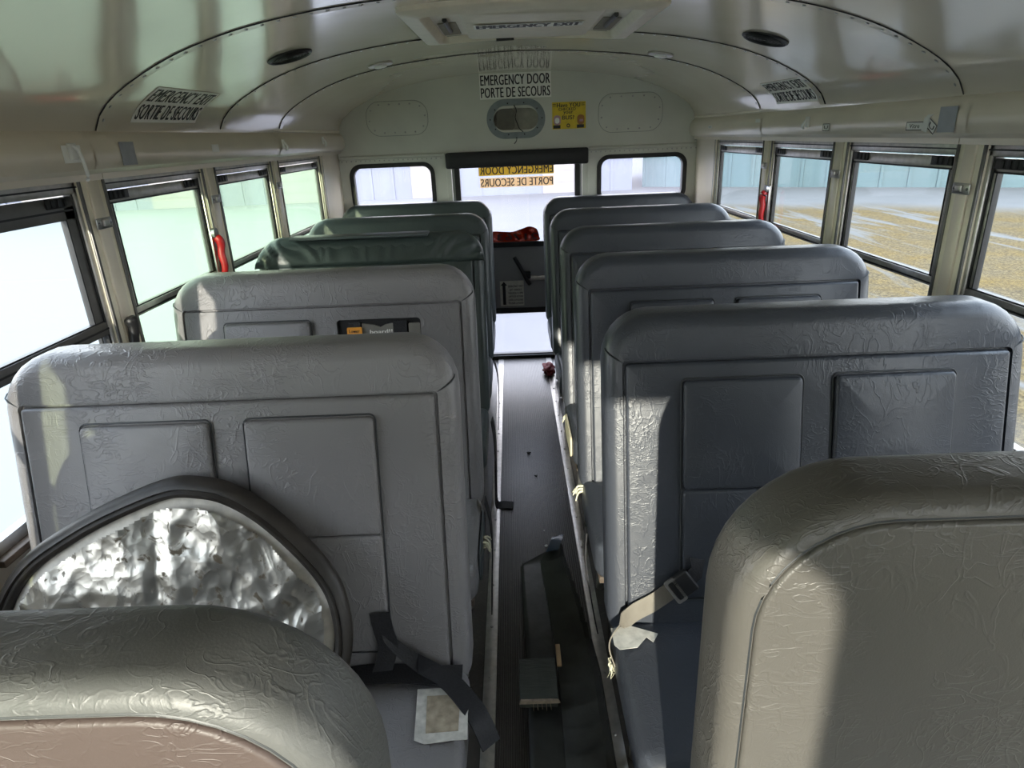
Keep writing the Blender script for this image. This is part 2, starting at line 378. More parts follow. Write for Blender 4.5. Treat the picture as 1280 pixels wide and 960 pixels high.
# side walls, headers, window openings
Z0, Z1 = .74, 1.515
PIL = [-1.84, -1.10, -.36, .38, 1.12, 1.86, 2.60, 3.34]
for sx, side in ((-1, 'left'), (1, 'right')):
    def X(a, s=sx): return (s * a)
    def sb(bm, a, c, y0, y1, z0, z1, mi=0, bev=0): box(bm, min(X(a), X(c)), max(X(a), X(c)), y0, y1, z0, z1, mi, bev)
    bm = B(); sb(bm, W, 1.27, YF, YR + .05, -.06, Z0); sb(bm, 1.215, 1.27, YF, YR + .05, Z1, 1.66)
    sb(bm, W, 1.236, 4.17, YR + .05, Z0, Z1)
    for k in range(16): dome(bm, (X(W), 4.215, Z0 + .03 + k * .05), (-sx, 0, 0), .005)
    for y in PIL: sb(bm, 1.225, 1.236, y - .05, y + .05, Z0, Z1)
    struct(fin(bm, 'wall_%s' % side, PANEL, smooth=0))
    # padded header box over the windows (profile swept along the bus)
    prof = [(1.215, 1.655), (1.186, 1.650), (1.180, 1.640), (1.182, 1.632), (1.186, 1.628), (1.172, 1.618), (1.160, 1.600), (1.155, 1.575), (1.156, 1.548), (1.166, 1.528), (1.182, 1.518), (1.19, 1.516), (1.191, 1.500), (1.215, 1.498)]
    bm = B(); ystep = [YF, 1.9, 3.40, YR]
    for a, c in zip(ystep, ystep[1:]):
        R0 = [bm.verts.new((X(x), a + (.004 if a > YF else 0), z)) for x, z in prof]; R1 = [bm.verts.new((X(x), c, z + 0)) for x, z in prof]
        for i in range(len(prof) - 1): bm.faces.new((R0[i], R0[i + 1], R1[i + 1], R1[i]))
        bm.faces.new(R0); bm.faces.new(R1[::-1])
        if a > YF:   # overlapping cover lip at the joint, curved edge
            P2 = [(x - .003, z) for x, z in prof[4:12]]
            e = [.05, .028, .012, .006, .006, .012, .028, .05]
            q0 = [bm.verts.new((X(x), a - .07 + d * .0, z)) for (x, z), d in zip(P2, e)]; q1 = [bm.verts.new((X(x), a + .045 - d, z)) for (x, z), d in zip(P2, e)]
            q2 = [bm.verts.new((X(x + .003), a + .048 - d, z)) for (x, z), d in zip(P2, e)]
            for i in range(7):
                bm.faces.new((q0[i], q0[i + 1], q1[i + 1], q1[i])); bm.faces.new((q1[i], q1[i + 1], q2[i + 1], q2[i])).material_index = 1
    struct(fin(bm, 'trim_%d' % (7 if sx < 0 else 8), [PANEL, INK], smooth=30))
    # pillars between the windows
    for i, y in enumerate(PIL + [4.165]):
        hw = .062 if y < 4 else .03
        bm = B()
        box(bm, *sorted((X(1.203), X(1.226))), y - hw, y + hw, Z0, Z1, 0, .004)
        box(bm, *sorted((X(1.196), X(1.206))), y - hw * .38, y + hw * .38, Z0, Z1, 1, .003)
        box(bm, *sorted((X(1.199), X(1.205))), y - hw * .97, y - hw * .80, Z0, Z1, 2, .001)
        box(bm, *sorted((X(1.199), X(1.205))), y + hw * .80, y + hw * .97, Z0, Z1, 2, .001)
        struct(fin(bm, 'trim_%d' % (9 + i + (9 if sx > 0 else 0)), [CREAM, PANEL, DARKALU]))
        if 0 < y < 4:
            c = {1: {1.12: 'near the front', 1.86: 'between the near and second windows', 2.60: 'between the second and third windows', 3.34: 'between the two far windows', .38: 'beside the front barrier'}}[1][y]
            t = empty('window_clip', (X(1.196), y, 1.385)); tag(t, 'small steel clip on the %s-side window pillar %s' % (side, c), 'clip', 'steel clips on the window pillars')
            bm = B(); box(bm, *sorted((0, X(-.004))), -.036, .036, -.015, .015, 0, .0015); fin(bm, 'clip_plate', STEEL, t)
            bm = B(); box(bm, *sorted((X(-.004), X(-.012))), -.012, .014, -.008, .010, 0, .002); fin(bm, 'clip_catch', ALU, t)
            for q in (-.027, .027):
                bm = B(); dome(bm, (X(-.004), q, 0), (-sx, 0, 0), .005); fin(bm, 'screw', DARKALU, t)

    # windows
    edges = [(a + .062, c - .062) for a, c in zip(PIL, PIL[1:])] + [(3.34 + .062, 4.165 - .03)]
    for i, (a, c) in enumerate(edges):
        t = struct(empty('window_%d' % (i + 1 + (9 if sx > 0 else 0)), (X(1.225), (a + c) / 2, Z0))); cy = (a + c) / 2; h = (c - a) / 2
        def wb(bm, x0, x1, y0, y1, z0, z1, mi=0, bev=0): box(bm, *sorted((X(x0 - 1.225), X(x1 - 1.225))), y0 - cy, y1 - cy, z0 - Z0, z1 - Z0, mi, bev)
        fr = DARKALU if (sx < 0 and i == 4) else ALU
        bm = B(); wb(bm, 1.208, 1.234, a, c, 1.470, Z1, 0, .003); wb(bm, 1.208, 1.234, a, c, Z0, Z0 + .035, 0, .003)
        wb(bm, 1.208, 1.234, a, a + .014, Z0, Z1, 0, .002); wb(bm, 1.208, 1.234, c - .014, c, Z0, Z1, 0, .002)
        wb(bm, 1.205, 1.212, a, c, 1.485, 1.489, 1); wb(bm, 1.213, 1.233, a + .014, a + .022, Z0 + .03, 1.47, 1); wb(bm, 1.213, 1.233, c - .022, c - .014, Z0 + .03, 1.47, 1)
        wb(bm, 1.185, 1.236, a, c, Z0 - .012, Z0 + .006, 2, .003)
        fin(bm, 'window_frame', [ALU, BLACK, BROWNSILL], t)
        g = .02 if not (sx < 0 and i == 4) else .045
        bm = B(); wb(bm, 1.216, 1.229, a + .02, c - .02, 1.432 - (g - .02), 1.466, 0, .002); wb(bm, 1.216, 1.229, a + .02, a + .014 + g, 1.10, 1.44, 0, .002); wb(bm, 1.216, 1.229, c - .014 - g, c - .02, 1.10, 1.44, 0, .002)
        wb(bm, 1.212, 1.229, a + .014, c - .014, 1.094 - (g - .02) * .4, 1.122, 0, .003); wb(bm, 1.210, 1.2135, a + .014, c - .014, 1.100, 1.105, 1)
        wb(bm, 1.2155, 1.2165, a + .02, c - .02, 1.429, 1.434, 1)
        fin(bm, 'sash', [fr, BLACK], t)
        bm = B()
        for q0, q1 in ((a + .013 + g, a + .018 + g), (c - .018 - g, c - .013 - g)): wb(bm, 1.215, 1.2305, q0, q1, 1.118, 1.434 - (g - .02)); wb(bm, 1.224, 1.2345, q0 - (g - .02) * (1 if q0 < (a + c) / 2 else -1), q1 - (g - .02) * (1 if q0 < (a + c) / 2 else -1), Z0 + .03, 1.10)
        wb(bm, 1.2155, 1.2305, a + .02, c - .02, 1.1195, 1.126); fin(bm, 'glazing_rubber', BLACK, t, 0)
        for y in (a + .075, c - .075):
            bm = B()
            wb(bm, 1.211, 1.2165, y - .05, y + .05, 1.440, 1.466, 0, .002)
            for q in range(3): wb(bm, 1.208, 1.212, y - .035 + q * .025, y - .022 + q * .025, 1.443, 1.463, 0, .001)
            fin(bm, 'latch', BLACK, t)
        gm = G_R if sx > 0 or i in (3, 4) else G_L
        bm = B(); wb(bm, 1.2235, 1.2265, a + .02, c - .02, 1.10, 1.44); fin(bm, 'upper_pane', gm, t, 0)
        bm = B(); wb(bm, 1.2305, 1.2335, a + .02, c - .02, Z0 + .03, 1.10); fin(bm, 'lower_pane', gm, t, 0)

# unseen front wall; wide pier added, windscreen openings shaped to steer the sun
bm = B()
out = [(-1.24, -.06), (1.24, -.06), (1.24, 1.6)] + [(x * 1.02, z - .05 + .02) for x, z in full[::-1]] + [(-1.24, 1.6)]
plate(bm, out, [rr(-.94, -.06, .98, 1.68, .1), rr(.42, 1.1, .75, 1.68, .1)], .05, lambda u, v, d: (u, YF - .06 + d, v)); struct(fin(bm, 'wall_front', PANEL, smooth=0))
bm = B(); plate(bm, rr(-1.12, 1.12, .73, 1.70, .1), [], .004, lambda u, v, d: (u, YF - .04 + d, v)); struct(fin(bm, 'window_19', G_R, smooth=0))

# rear wall
fy = lambda Y: (lambda u, v, d: (u, Y + d, v))
DX0, DX1 = -.455, .44
out = [(-1.26, -.06), (DX0, -.06), (DX0, 1.46), (DX1, 1.46), (DX1, -.06), (1.26, -.06), (1.26, 1.62), (1.215, 1.66)] + [(x * 1.012, z + .05) for x, z in full[::-1] if abs(x) < 1.17] + [(-1.215, 1.66), (-1.26, 1.62)]
WL = (-1.135, -.578, 1.115, 1.415); WR = (.552, 1.137, 1.115, 1.412)
bm = B(); plate(bm, out, [rr(*WL, .07, 8), rr(*WR, .07, 8), rr(-.150, .150, 1.605, 1.738, .0665, 10)], .03, fy(YR)); struct(fin(bm, 'wall_rear', REARP, smooth=30))
bm = B()   # raised upper panel edge and its rivets
for x0, x1 in ((-1.205, -.49), (.485, 1.205)):
    tube(bm, [(x0, YR - .006, 1.468), (x1, YR - .006, 1.468)], .013, 10)
    box(bm, x0, x1, YR - .004, YR, 1.43, 1.468)
    k = x0 + .015
    while k < x1: dome(bm, (k, YR - .004, 1.446), (0, -1, 0), .0048, 1); k += .032
for x in (-.50, .49):
    box(bm, x - .014, x + .014, YR - .004, YR, .0, 1.43)
struct(fin(bm, 'trim_27', [REARP, STEEL]))
for i, (q, nm) in enumerate(((WL, 'left'), (WR, 'right'))):
    t = struct(empty('window_%d' % (20 + i), ((q[0] + q[1]) / 2, YR, q[2]))); off = t.location
    f = lambda Y: (lambda u, v, d: Vector((u, Y + d, v)) - off)
    bm = B(); plate(bm, rr(q[0] - .012, q[1] + .012, q[2] - .012, q[3] + .012, .08, 8), [rr(q[0] + .016, q[1] - .016, q[2] + .016, q[3] - .016, .056, 8)], .05, f(YR - .012)); fin(bm, 'rubber_gasket', RUB, t, 30)
    bm = B(); plate(bm, rr(q[0] + .006, q[1] - .006, q[2] + .006, q[3] - .006, .06, 8), [], .004, f(YR + .013)); fin(bm, 'glass', G_B, t, 0)
# emergency door
t = struct(empty('door_1', (0, YR, 0))); f = lambda Y: (lambda u, v, d: (u, Y - YR + d, v))
DW = (-.402, .392, .862, 1.44); DL = (-.402, .392, .035, .352)
bm = B(); plate(bm, rr(DX0 + .004, DX1 - .004, .004, 1.455, .03), [rr(*DW, .06, 8), rr(*DL, .03, 6)], .03, f(YR + .004)); fin(bm, 'door_panel', DOORP, t, 30)
bm = B(); plate(bm, rr(DW[0] - .03, DW[1] + .03, DW[2] - .03, DW[3] + .005, .085, 8), [rr(DW[0] + .004, DW[1] - .004, DW[2] + .004, DW[3] - .004, .056, 8)], .05, f(YR - .012)); fin(bm, 'rubber_gasket', RUB, t, 30)
bm = B(); plate(bm, rr(DL[0] - .03, DL[1] + .03, DL[2] - .03, DL[3] + .035, .04, 6), [rr(DL[0] + .004, DL[1] - .004, DL[2] + .004, DL[3] - .002, .026, 6)], .05, f(YR - .012)); fin(bm, 'rubber_gasket', RUB, t, 30)
bm = B(); plate(bm, rr(*DW, .06, 8), [], .004, f(YR + .016)); fin(bm, 'glass', G_B, t, 0)
bm = B(); plate(bm, rr(*DL, .03, 6), [], .004, f(YR + .016)); fin(bm, 'glass', G_B, t, 0)
h = tag(empty('door_handle', (.015, YR, .65)), None); h.parent = t; h.location = (.015, 0, .65)
bm = B(); tube(bm, smoothpts([(-.062, -.035, .112), (-.045, -.042, .085), (-.01, -.045, .02), (.02, -.04, -.045), (.045, -.036, -.085)], 4), .014, 10)
fin(bm, 'grip', BLACK, h)
bm = B(); box(bm, .0, .052, -.034, .004, -.045, .005, 0, .006); fin(bm, 'handle_boss', BLACK, h)
bm = B(); box(bm, .02, .30, -.014, .002, -.062, -.028, 0, .004); fin(bm, 'latch_bar', ALU, h)
bm = B(); box(bm, .178, .20, -.016, .003, -.19, -.13, 0, .004); box(bm, .165, .178, -.012, .003, -.172, -.15, 0, .002); fin(bm, 'latch_keeper', BLACK, h)
bm = B(); box(bm, DX0, DX1, YR - .03, YR + .04, -.004, .030, 0, .006); struct(fin(bm, 'trim_28', RUB))
# padded bar above the door
bm = B(); cushion(bm, -.482, .474, 1.376, 1.478, .014, .075, .012, lambda u, v, d: (u, YR - .001 - d, v), .004)
tag(fin(bm, 'door_header_pad', plain('black_vinyl_pad', (.012, .012, .014), .55, bump=.3)), 'long black padded bar mounted above the rear emergency door window', 'pad')

# access covers
for (x0, x1, z0, z1, lb) in ((-.992, -.586, 1.60, 1.81, 'rounded riveted cover plate on the rear wall, left of the light opening'), (.548, .968, 1.565, 1.80, 'rounded riveted cover plate on the rear wall, right of the yellow sticker')):
    t = empty('access_cover', ((x0 + x1) / 2, YR, (z0 + z1) / 2)); tag(t, lb, 'cover plate', 'access cover plates on the rear wall'); c0 = t.location
    f = lambda u, v, d: Vector((u, YR - d, v)) - c0
    bm = B(); cushion(bm, x0, x1, z0, z1, .09, .003, .0012, f); fin(bm, 'plate', REARP, t)
    bm = B(); plate(bm, rr(x0 - .003, x1 + .003, z0 - .003, z1 + .003, .093, 10), [rr(x0, x1, z0, z1, .09, 10)], .0012, lambda u, v, d: Vector((u, YR - .0014 + d, v)) - c0); fin(bm, 'edge_seam', plain('edge_seam_grey', (.28, .29, .26), .6), t)  # thin ring in a darker grey along the cover edge
    P = rr(x0 + .018, x1 - .018, z0 + .018, z1 - .018, .075, 4); n_ = 14; L = []
    for a, c in zip(P, P[1:] + P[:1]): L.append(math.hypot(a[0] - c[0], a[1] - c[1]))
    tot = sum(L)
    for k in range(n_):
        d = tot * k / n_; i = 0
        while d > L[i]: d -= L[i]; i += 1
        a, c = P[i], P[(i + 1) % len(P)]; q = d / L[i] if L[i] else 0
        bm = B(); dome(bm, f(a[0] + (c[0] - a[0]) * q, a[1] + (c[1] - a[1]) * q, .003), (0, -1, 0), .006); fin(bm, 'rivet', STEEL, t)
# oval light opening
t = empty('oval_light_recess', (0, YR, 1.672)); tag(t, 'grey-rimmed oval light opening with a dangling wire, under the white emergency door sign', 'light fitting')
f = lambda u, v, d: (u, -d, v)
bm = B(); plate(bm, rr(-.195, .193, -.122, .122, .12, 12), [rr(-.150, .148, -.082, .082, .080, 12)], .008, lambda u, v, d: (u, -.008 + d, v)); fin(bm, 'rim', DGREY, t)
bm = B(); L = loft(bm, [(rr(-.150, .148, -.082, .082, .080, 12), .004), (rr(-.150, .148, -.082, .082, .080, 12), -.09)], f, cap=(0, 1)); fin(bm, 'housing', plain('housing_cream', (.42, .40, .33), .5), t)
bm = B(); loft(bm, [(rr(-.13, -.01, -.07, .07, .03, 5), -.04), (rr(-.12, -.02, -.06, .06, .03, 5), -.075)], f); fin(bm, 'lamp_back', plain('lamp_brown', (.14, .13, .10), .5), t)
bm = B(); tube(bm, smoothpts([(-.012, -.01, .086), (.004, -.005, .05), (-.006, .0, .01), (.008, -.004, -.03), (.02, -.008, -.06), (.045, -.010, -.082)], 4), .003, 6); fin(bm, 'wire', BLACK, t)
bm = B(); tube(bm, smoothpts([(.0, -.010, -.112), (-.002, -.014, -.135), (-.018, -.012, -.155)], 4), .003, 6); fin(bm, 'wire', BLACK, t)
for k in range(10):
    a = 2 * math.pi * k / 10; bm = B(); dome(bm, (.172 * math.cos(a), -.008, .101 * math.sin(a)), (0, -1, 0), .005); fin(bm, 'rivet', INK, t)

# ------------------------------------------------------------------ signs and stickers
def sticker(name, lb, cat, mats, fn, group=None, kind=None):
    bm = B(); fn(bm); return tag(fin(bm, name, mats, smooth=0), lb, cat, group, kind)
def quad(bm, u0, u1, v0, v1, f, mi=0, nu=1, nv=1, t=.0006):
    g = [[[bm.verts.new(f(u0 + (u1 - u0) * i / nu, v0 + (v1 - v0) * j / nv, d)) for j in range(nv + 1)] for i in range(nu + 1)] for d in (0, t)]
    for L in g:
        for i in range(nu):
            for j in range(nv): bm.faces.new((L[i][j], L[i + 1][j], L[i + 1][j + 1], L[i][j + 1])).material_index = mi
    for i in range(nu):
        for j in (0, nv): bm.faces.new((g[0][i][j], g[0][i + 1][j], g[1][i + 1][j], g[1][i][j])).material_index = mi
    for j in range(nv):
        for i in (0, nu): bm.faces.new((g[0][i][j], g[0][i][j + 1], g[1][i][j + 1], g[1][i][j])).material_index = mi
off = lambda f, e: (lambda u, v, d: f(u, v, d + e))
fr_ = lambda u, v, d: (u, YR - .0005 - d, v)
def sgn(bm):
    quad(bm, -.232, .236, 1.797, 1.951, fr_); text(bm, 'EMERGENCY DOOR', -.224, .228, 1.880, 1.941, off(fr_, .0007), 1); text(bm, 'PORTE DE SECOURS', -.224, .228, 1.806, 1.866, off(fr_, .0007), 1)
sticker('exit_sign', 'white sign reading EMERGENCY DOOR PORTE DE SECOURS high on the rear wall', 'sign', [STW, INK], sgn)
def yst(bm):
    quad(bm, .240, .462, 1.597, 1.763, fr_); e = off(fr_, .0007)
    text(bm, 'Have YOU', .272, .425, 1.731, 1.757, e, 1, bold=.015); text(bm, 'CHECKED', .283, .395, 1.710, 1.728, e, 1); text(bm, 'your', .315, .378, 1.684, 1.706, e, 1, bold=.01); text(bm, 'BUS?', .307, .385, 1.655, 1.680, e, 1)
    for u in (.243, .432):
        for v in (1.739, 1.749): quad(bm, u, u + .022, v, v + .004, e, 1)
    for u, mi in ((.248, 2), (.405, 3)):
        plate(bm, rr(u, u + .048, 1.622, 1.683, .02, 5), [], .0004, lambda a, c, d: (a, YR - .0016 + d * 0 - d, c), mi)
        quad(bm, u - .002, u + .046, 1.601, 1.622, e, 1)
    plate(bm, rr(.334, .358, 1.606, 1.630, .012, 6), [rr(.340, .352, 1.612, 1.624, .006, 5)], .0004, lambda a, c, d: (a, YR - .0016 - d, c), 1)
    plate(bm, rr(.257, .287, 1.632, 1.668, .014, 5), [], .0004, lambda a, c, d: (a, YR - .0022 - d, c), 4)
    plate(bm, rr(.420, .444, 1.640, 1.655, .006, 5), [], .0004, lambda a, c, d: (a, YR - .0022 - d, c), 2)
sticker('reminder_sticker', 'yellow sticker reading Have YOU CHECKED your BUS? on the rear wall', 'sticker', [YEL, INK, PINK, BRO, STW], yst)
# backs of the door-window stickers, readable from outside
def seethru(name, c, a):
    M = MT(name); M.n.remove(M.bs); tr = M.n.new('ShaderNodeBsdfTransparent'); tl = M.n.new('ShaderNodeBsdfTranslucent'); df = M.n.new('ShaderNodeBsdfDiffuse')
    for q in (tl, df): q.inputs[0].default_value = (*c, 1)
    m1 = M.n.new('ShaderNodeMixShader'); m1.inputs[0].default_value = .5; m2 = M.n.new('ShaderNodeMixShader')
    if a < 0:
        M.t.links.new(M.ramp(M.noise(22, 5, .5), [(.25, (.8, .8, .8)), (.5, (1, 1, 1))]), m2.inputs[0])
    else: m2.inputs[0].default_value = a
    M.t.links.new(tl.outputs[0], m1.inputs[1]); M.t.links.new(df.outputs[0], m1.inputs[2]); M.t.links.new(tr.outputs[0], m2.inputs[1]); M.t.links.new(m1.outputs[0], m2.inputs[2]); M.t.links.new(m2.outputs[0], M.out.inputs[0]); return M.m
YB = seethru('yellow_film', (.55, .40, .06), .9); YB2 = seethru('pale_film', (.75, .55, .30), .75); RUST = seethru('rust_residue', (.15, .022, .008), -1)
fg = lambda u, v, d: (u, YR + .0155 - d, v)
def ms(bm):
    quad(bm, -.268, .246, 1.318, 1.384, fg, 0); quad(bm, -.262, .242, 1.240, 1.303, fg, 1)
    text(bm, 'EMERGENCY DOOR', -.258, .240, 1.325, 1.378, off(fg, .0007), 2, True); text(bm, 'PORTE DE SECOURS', -.256, .238, 1.246, 1.298, off(fg, .0007), 2, True)
sticker('exit_sticker', 'yellow EMERGENCY DOOR PORTE DE SECOURS sticker seen reversed through the door glass', 'sticker', [YB, YB2, INK], ms)
def num(bm):
    o_ = [(-.235, .866), (.0, .866), (.13, .868), (.135, .90), (.128, .93), (.115, .952), (.07, .968), (.02, .955), (-.05, .935), (-.12, .938), (-.18, .942), (-.225, .932), (-.238, .90)]
    sp_ = smoothpts([(a, c, 0) for a, c in o_ + [o_[0]]], 4)[:-1]
    plate(bm, [(v.x, v.y) for v in sp_], [], .0006, lambda a, c, d: (a, YR + .0152 - d, c), 0)
    text(bm, '21763', -.16, .125, .876, .922, off(fg, .0014), 1, True)
sticker('number_decal', 'rust-red smeared decal with reversed number 21763 at the foot of the door window', 'decal', [RUST, INK], num)
fd = lambda u, v, d: (u, YR + .0035 - d, v)
def ins(bm):
    quad(bm, -.158, .015, .402, .588, fd); e = off(fd, .0007)
    plate(bm, [(-.140, .412), (-.118, .412), (-.118, .555), (-.106, .555), (-.129, .583), (-.152, .555), (-.140, .555)], [], .0005, lambda a, c, d: (a, YR + .0025 - d, c), 1)
    for k, (s_, x0, x1) in enumerate((('EMERGENCY EXIT', -.098, .008), ('LIFT HANDLE', -.088, -.002), ('PUSH DOOR TO OPEN', -.098, .008), ('SORTIE DE SECOURS', -.098, .008), ('LEVER LA POIGNEE', -.098, .008), ('POUSSER LA PORTE', -.098, .008))):
        text(bm, s_, x0, x1, .540 - k * .025, .555 - k * .025, e, 1, bold=.015)
sticker('instruction_sticker', 'pale instruction sticker with a black up arrow below the door handle', 'sticker', [plain('sticker_grey', (.62, .62, .54), .5), INK], ins)
# side ceiling signs
def curved(name, lb, sgn_, yA, yB, xl, xh, txt):
    s0, s1 = s_of(xl), s_of(xh)
    def f(u, v, d): return cpt(sgn_ * (s0 + (s1 - s0) * v), yA + (yB - yA) * u, .0012 + d)
    def fn(bm):
        quad(bm, 0, 1, 0, 1, f, 0, 2, 12); e = off(f, .0008)
        text(bm, txt[0], .03, .97, .55, .94, e, 1); text(bm, txt[1], .03, .97, .07, .46, e, 1)
    sticker(name, lb, 'sign', [STW, INK], fn)
curved('exit_sign', 'white EMERGENCY EXIT SORTIE DE SECOURS sign on the left ceiling curve', -1, 2.065, 2.49, 1.168, 1.06, ('EMERGENCY EXIT', 'SORTIE DE SECOURS'))
curved('exit_sign', 'white EMERGENCY EXIT SORTIE DE SECOURS sign on the right ceiling curve', 1, 3.19, 2.765, 1.172, 1.082, ('EMERGENCY EXIT', 'SORTIE DE SECOURS'))

# header labels and tapes
def hx(z): return 1.155 if .0 < 1 else 0
def hlabel(name, lb, cat, sgn_, y0, y1, z0, z1, mat, tilt=0, text_=None, border=False, t=.0008, group=None, off_=0):
    cy, cz = (y0 + y1) / 2, (z0 + z1) / 2; ca, sa = math.cos(tilt), math.sin(tilt)
    def f(u, v, d):
        a, c = u - cy, v - cz; return (sgn_ * (1.1543 - d - off_), cy + a * ca - c * sa, cz + a * sa + c * ca)
    def fn(bm):
        quad(bm, y0, y1, z0, z1, f, 0, t=t); e = off(f, t + .0002)
        if border:
            b_ = .0022
            for q in ((y0, y1, z0, z0 + b_), (y0, y1, z1 - b_, z1), (y0, y0 + b_, z0, z1), (y1 - b_, y1, z0, z1)): quad(bm, *q, e, 1, t=.0003)
        if text_: text(bm, text_, *((y0 + (y1 - y0) * .2, y0 + (y1 - y0) * .8) if sgn_ < 0 else (y1 - (y1 - y0) * .2, y0 + (y1 - y0) * .2)), z0 + (z1 - z0) * .25, z0 + (z1 - z0) * .75, e, 1, bold=0)
    return sticker(name, lb, cat, [mat, INK], fn, group)
g_ = 'paper labels and tapes on the window headers'
hlabel('paper_label', 'white taped paper label with a black border and scribbled word Vitre, right header', 'label', 1, 2.02, 2.105, 1.538, 1.562, WHITE, 0, 'Vitre', True, group=g_)
hlabel('paper_label', 'tilted bordered paper scrap beside the scribbled label, right header', 'label', 1, 1.955, 2.0, 1.535, 1.562, WHITE, .5, 'U', True, group=g_, off_=.001)
bm = B(); ribbon(bm, [((1.1535, 2.012, 1.535), (0, 1, .2)), ((1.150, 2.003, 1.556), (0, 1, .1)), ((1.149, 1.998, 1.572), (0, 1, -.1)), ((1.1535, 1.99, 1.58), (0, 1, 0))], .026, .0012)
tag(fin(bm, 'twisted_tape', WHITE), 'curl of white tape hanging between the two bordered labels on the right header', 'tape')
hlabel('grey_tape', 'grey tape patch at the near joint of the right header', 'tape', 1, 1.87, 1.945, 1.532, 1.598, GREYT, group=g_, off_=.0045)
hlabel('paper_label', 'small square white label on the middle of the right header', 'label', 1, 2.61, 2.665, 1.541, 1.566, WHITE, 0, 'U', True, group=g_)
hlabel('paper_label', 'tiny white label at the far end of the right header', 'label', 1, 4.13, 4.20, 1.565, 1.580, WHITE, 0, 'U', False, group=g_)
hlabel('white_tape', 'white tape strip at the far joint of the right header', 'tape', 1, 3.34, 3.40, 1.545, 1.598, WHITE, group=g_)
hlabel('grey_tape', 'grey tape patch at the near joint of the left header', 'tape', -1, 1.955, 2.03, 1.533, 1.596, GREYT, group=g_)
hlabel('paper_label', 'faded paper square stuck mid left header', 'label', -1, 2.56, 2.62, 1.555, 1.582, STW, group=g_)
hlabel('paper_label', 'torn white paper bracket label at the near end of the left header', 'label', -1, 1.700, 1.775, 1.548, 1.590, STW, 0, None, False, group=g_)
def hook(lb, x, y, z, mat=WHITE, L=.05):
    s_ = 1 if x > 0 else -1
    t = empty('blind_hook', (x, y, z)); tag(t, lb, 'hook', 'small hooks on the window headers')
    bm = B(); box(bm, *sorted((0, -s_ * .010)), -.014, .014, -.02, .02, 0, .003); fin(bm, 'hook_base', mat, t)
    bm = B(); tube(bm, smoothpts([(-s_ * .008, 0, .012), (-s_ * .02, .004, -.005), (-s_ * .018, .016, -L), (-s_ * .010, .02, -L - .01)], 4), .0045, 7); fin(bm, 'hook_arm', mat, t)
hook('small white hook hanging off the left header at the near end', -1.155, 1.735, 1.575, WHITE, .06)
hook('small pale hook on the left header above the third pillar', -1.155, 3.36, 1.575, STW, .02)
hook('small pale hook at the far end of the left header', -1.155, 4.08, 1.585, STW, .02)
hook('small white hook on the right header beside the square label', 1.155, 2.80, 1.575, WHITE, .015)

# ------------------------------------------------------------------ ceiling fittings
def cmap(x, Y): # flat frame on the ceiling at x, Y
    p = cpt(s_of(x), Y); a = (cpt(s_of(x) + .02, Y) - cpt(s_of(x) - .02, Y)).normalized(); n_ = Vector((a.z, 0, -a.x)); n_ = n_ if n_.z < 0 else -n_
    return p, a, n_
for x, Y, lb in ((-.786, 2.455, 'round black speaker grille set in the left side of the ceiling'), (.822, 2.44, 'round black speaker grille set in the right side of the ceiling')):
    p, a, n_ = cmap(x, Y); t = empty('ceiling_speaker', p); tag(t, lb, 'speaker', 'round black ceiling speakers')
    f = lambda u, v, d: a * u + Vector((0, 1, 0)) * v + n_ * d
    C_ = lambda r, n=28: [(r * math.cos(2 * math.pi * k / n), r * math.sin(2 * math.pi * k / n)) for k in range(n)]
    bm = B(); loft(bm, [(C_(.078), -.002), (C_(.078), .006), (C_(.072), .010), (C_(.066), .007)], f, cap=(1, 0)); fin(bm, 'rim', BLACK, t)
    bm = B(); loft(bm, [(C_(.066), .003), (C_(.064), .006), (C_(.03), .008)], f)
    for k in range(1, 6): loft(bm, [(C_(.011 * k + .002), .0065), (C_(.011 * k), .0095), (C_(.011 * k - .002), .0065)], f, cap=(0, 0))
    fin(bm, 'grille', RUB, t)
for x, Y, lb in ((-.622, 3.255, 'small oval steel dome light in the left of the ceiling'), (.650, 3.269, 'small oval steel dome light in the right of the ceiling')):
    p, a, n_ = cmap(x, Y); t = empty('dome_light', p); tag(t, lb, 'ceiling light', 'small ceiling lights'); f = lambda u, v, d: a * u + Vector((0, 1, 0)) * v + n_ * d
    bm = B(); cushion(bm, -.055, .055, -.05, .05, .035, .010, .004, f); fin(bm, 'base', ALU, t)
    bm = B(); cushion(bm, -.03, .03, -.03, .03, .028, .018, .007, f); fin(bm, 'lens', STW, t)
# roof hatch
HX0, HX1, HY0, HY1 = -.355, .415, 2.03, 2.80
t = empty('roof_hatch', (.03, 2.41, 1.93)); tag(t, 'cream plastic roof escape hatch in the middle of the ceiling', 'roof hatch'); c0 = t.location.copy()
HM = plain('hatch_plastic', (.80, .73, .60), .42, var=.05)
def fh(u, v, d): return cpt(s_of(u), v, d) - c0
bm = B(); N = 14
def ring(x0, x1, y0, y1, d, r=.03, c=3):
    P = rr(x0, x1, y0, y1, r, c); out = []
    for (a, b2), (e, g2) in zip(P, P[1:] + P[:1]):
        k = 6 if math.hypot(a - e, b2 - g2) > .1 else 1
        for j in range(k): out.append(fh(a + (e - a) * j / k, b2 + (g2 - b2) * j / k, d))
    return out
def rings(bm, L, cap=(0, 0), mi=0):
    V = [[bm.verts.new(p) for p in q] for q in L]; n = len(V[0])
    for a, b_ in zip(V, V[1:]):
        for i in range(n): bm.faces.new((a[i], a[(i + 1) % n], b_[(i + 1) % n], b_[i])).material_index = mi
    if cap[1]: bm.faces.new(V[-1])
    return V
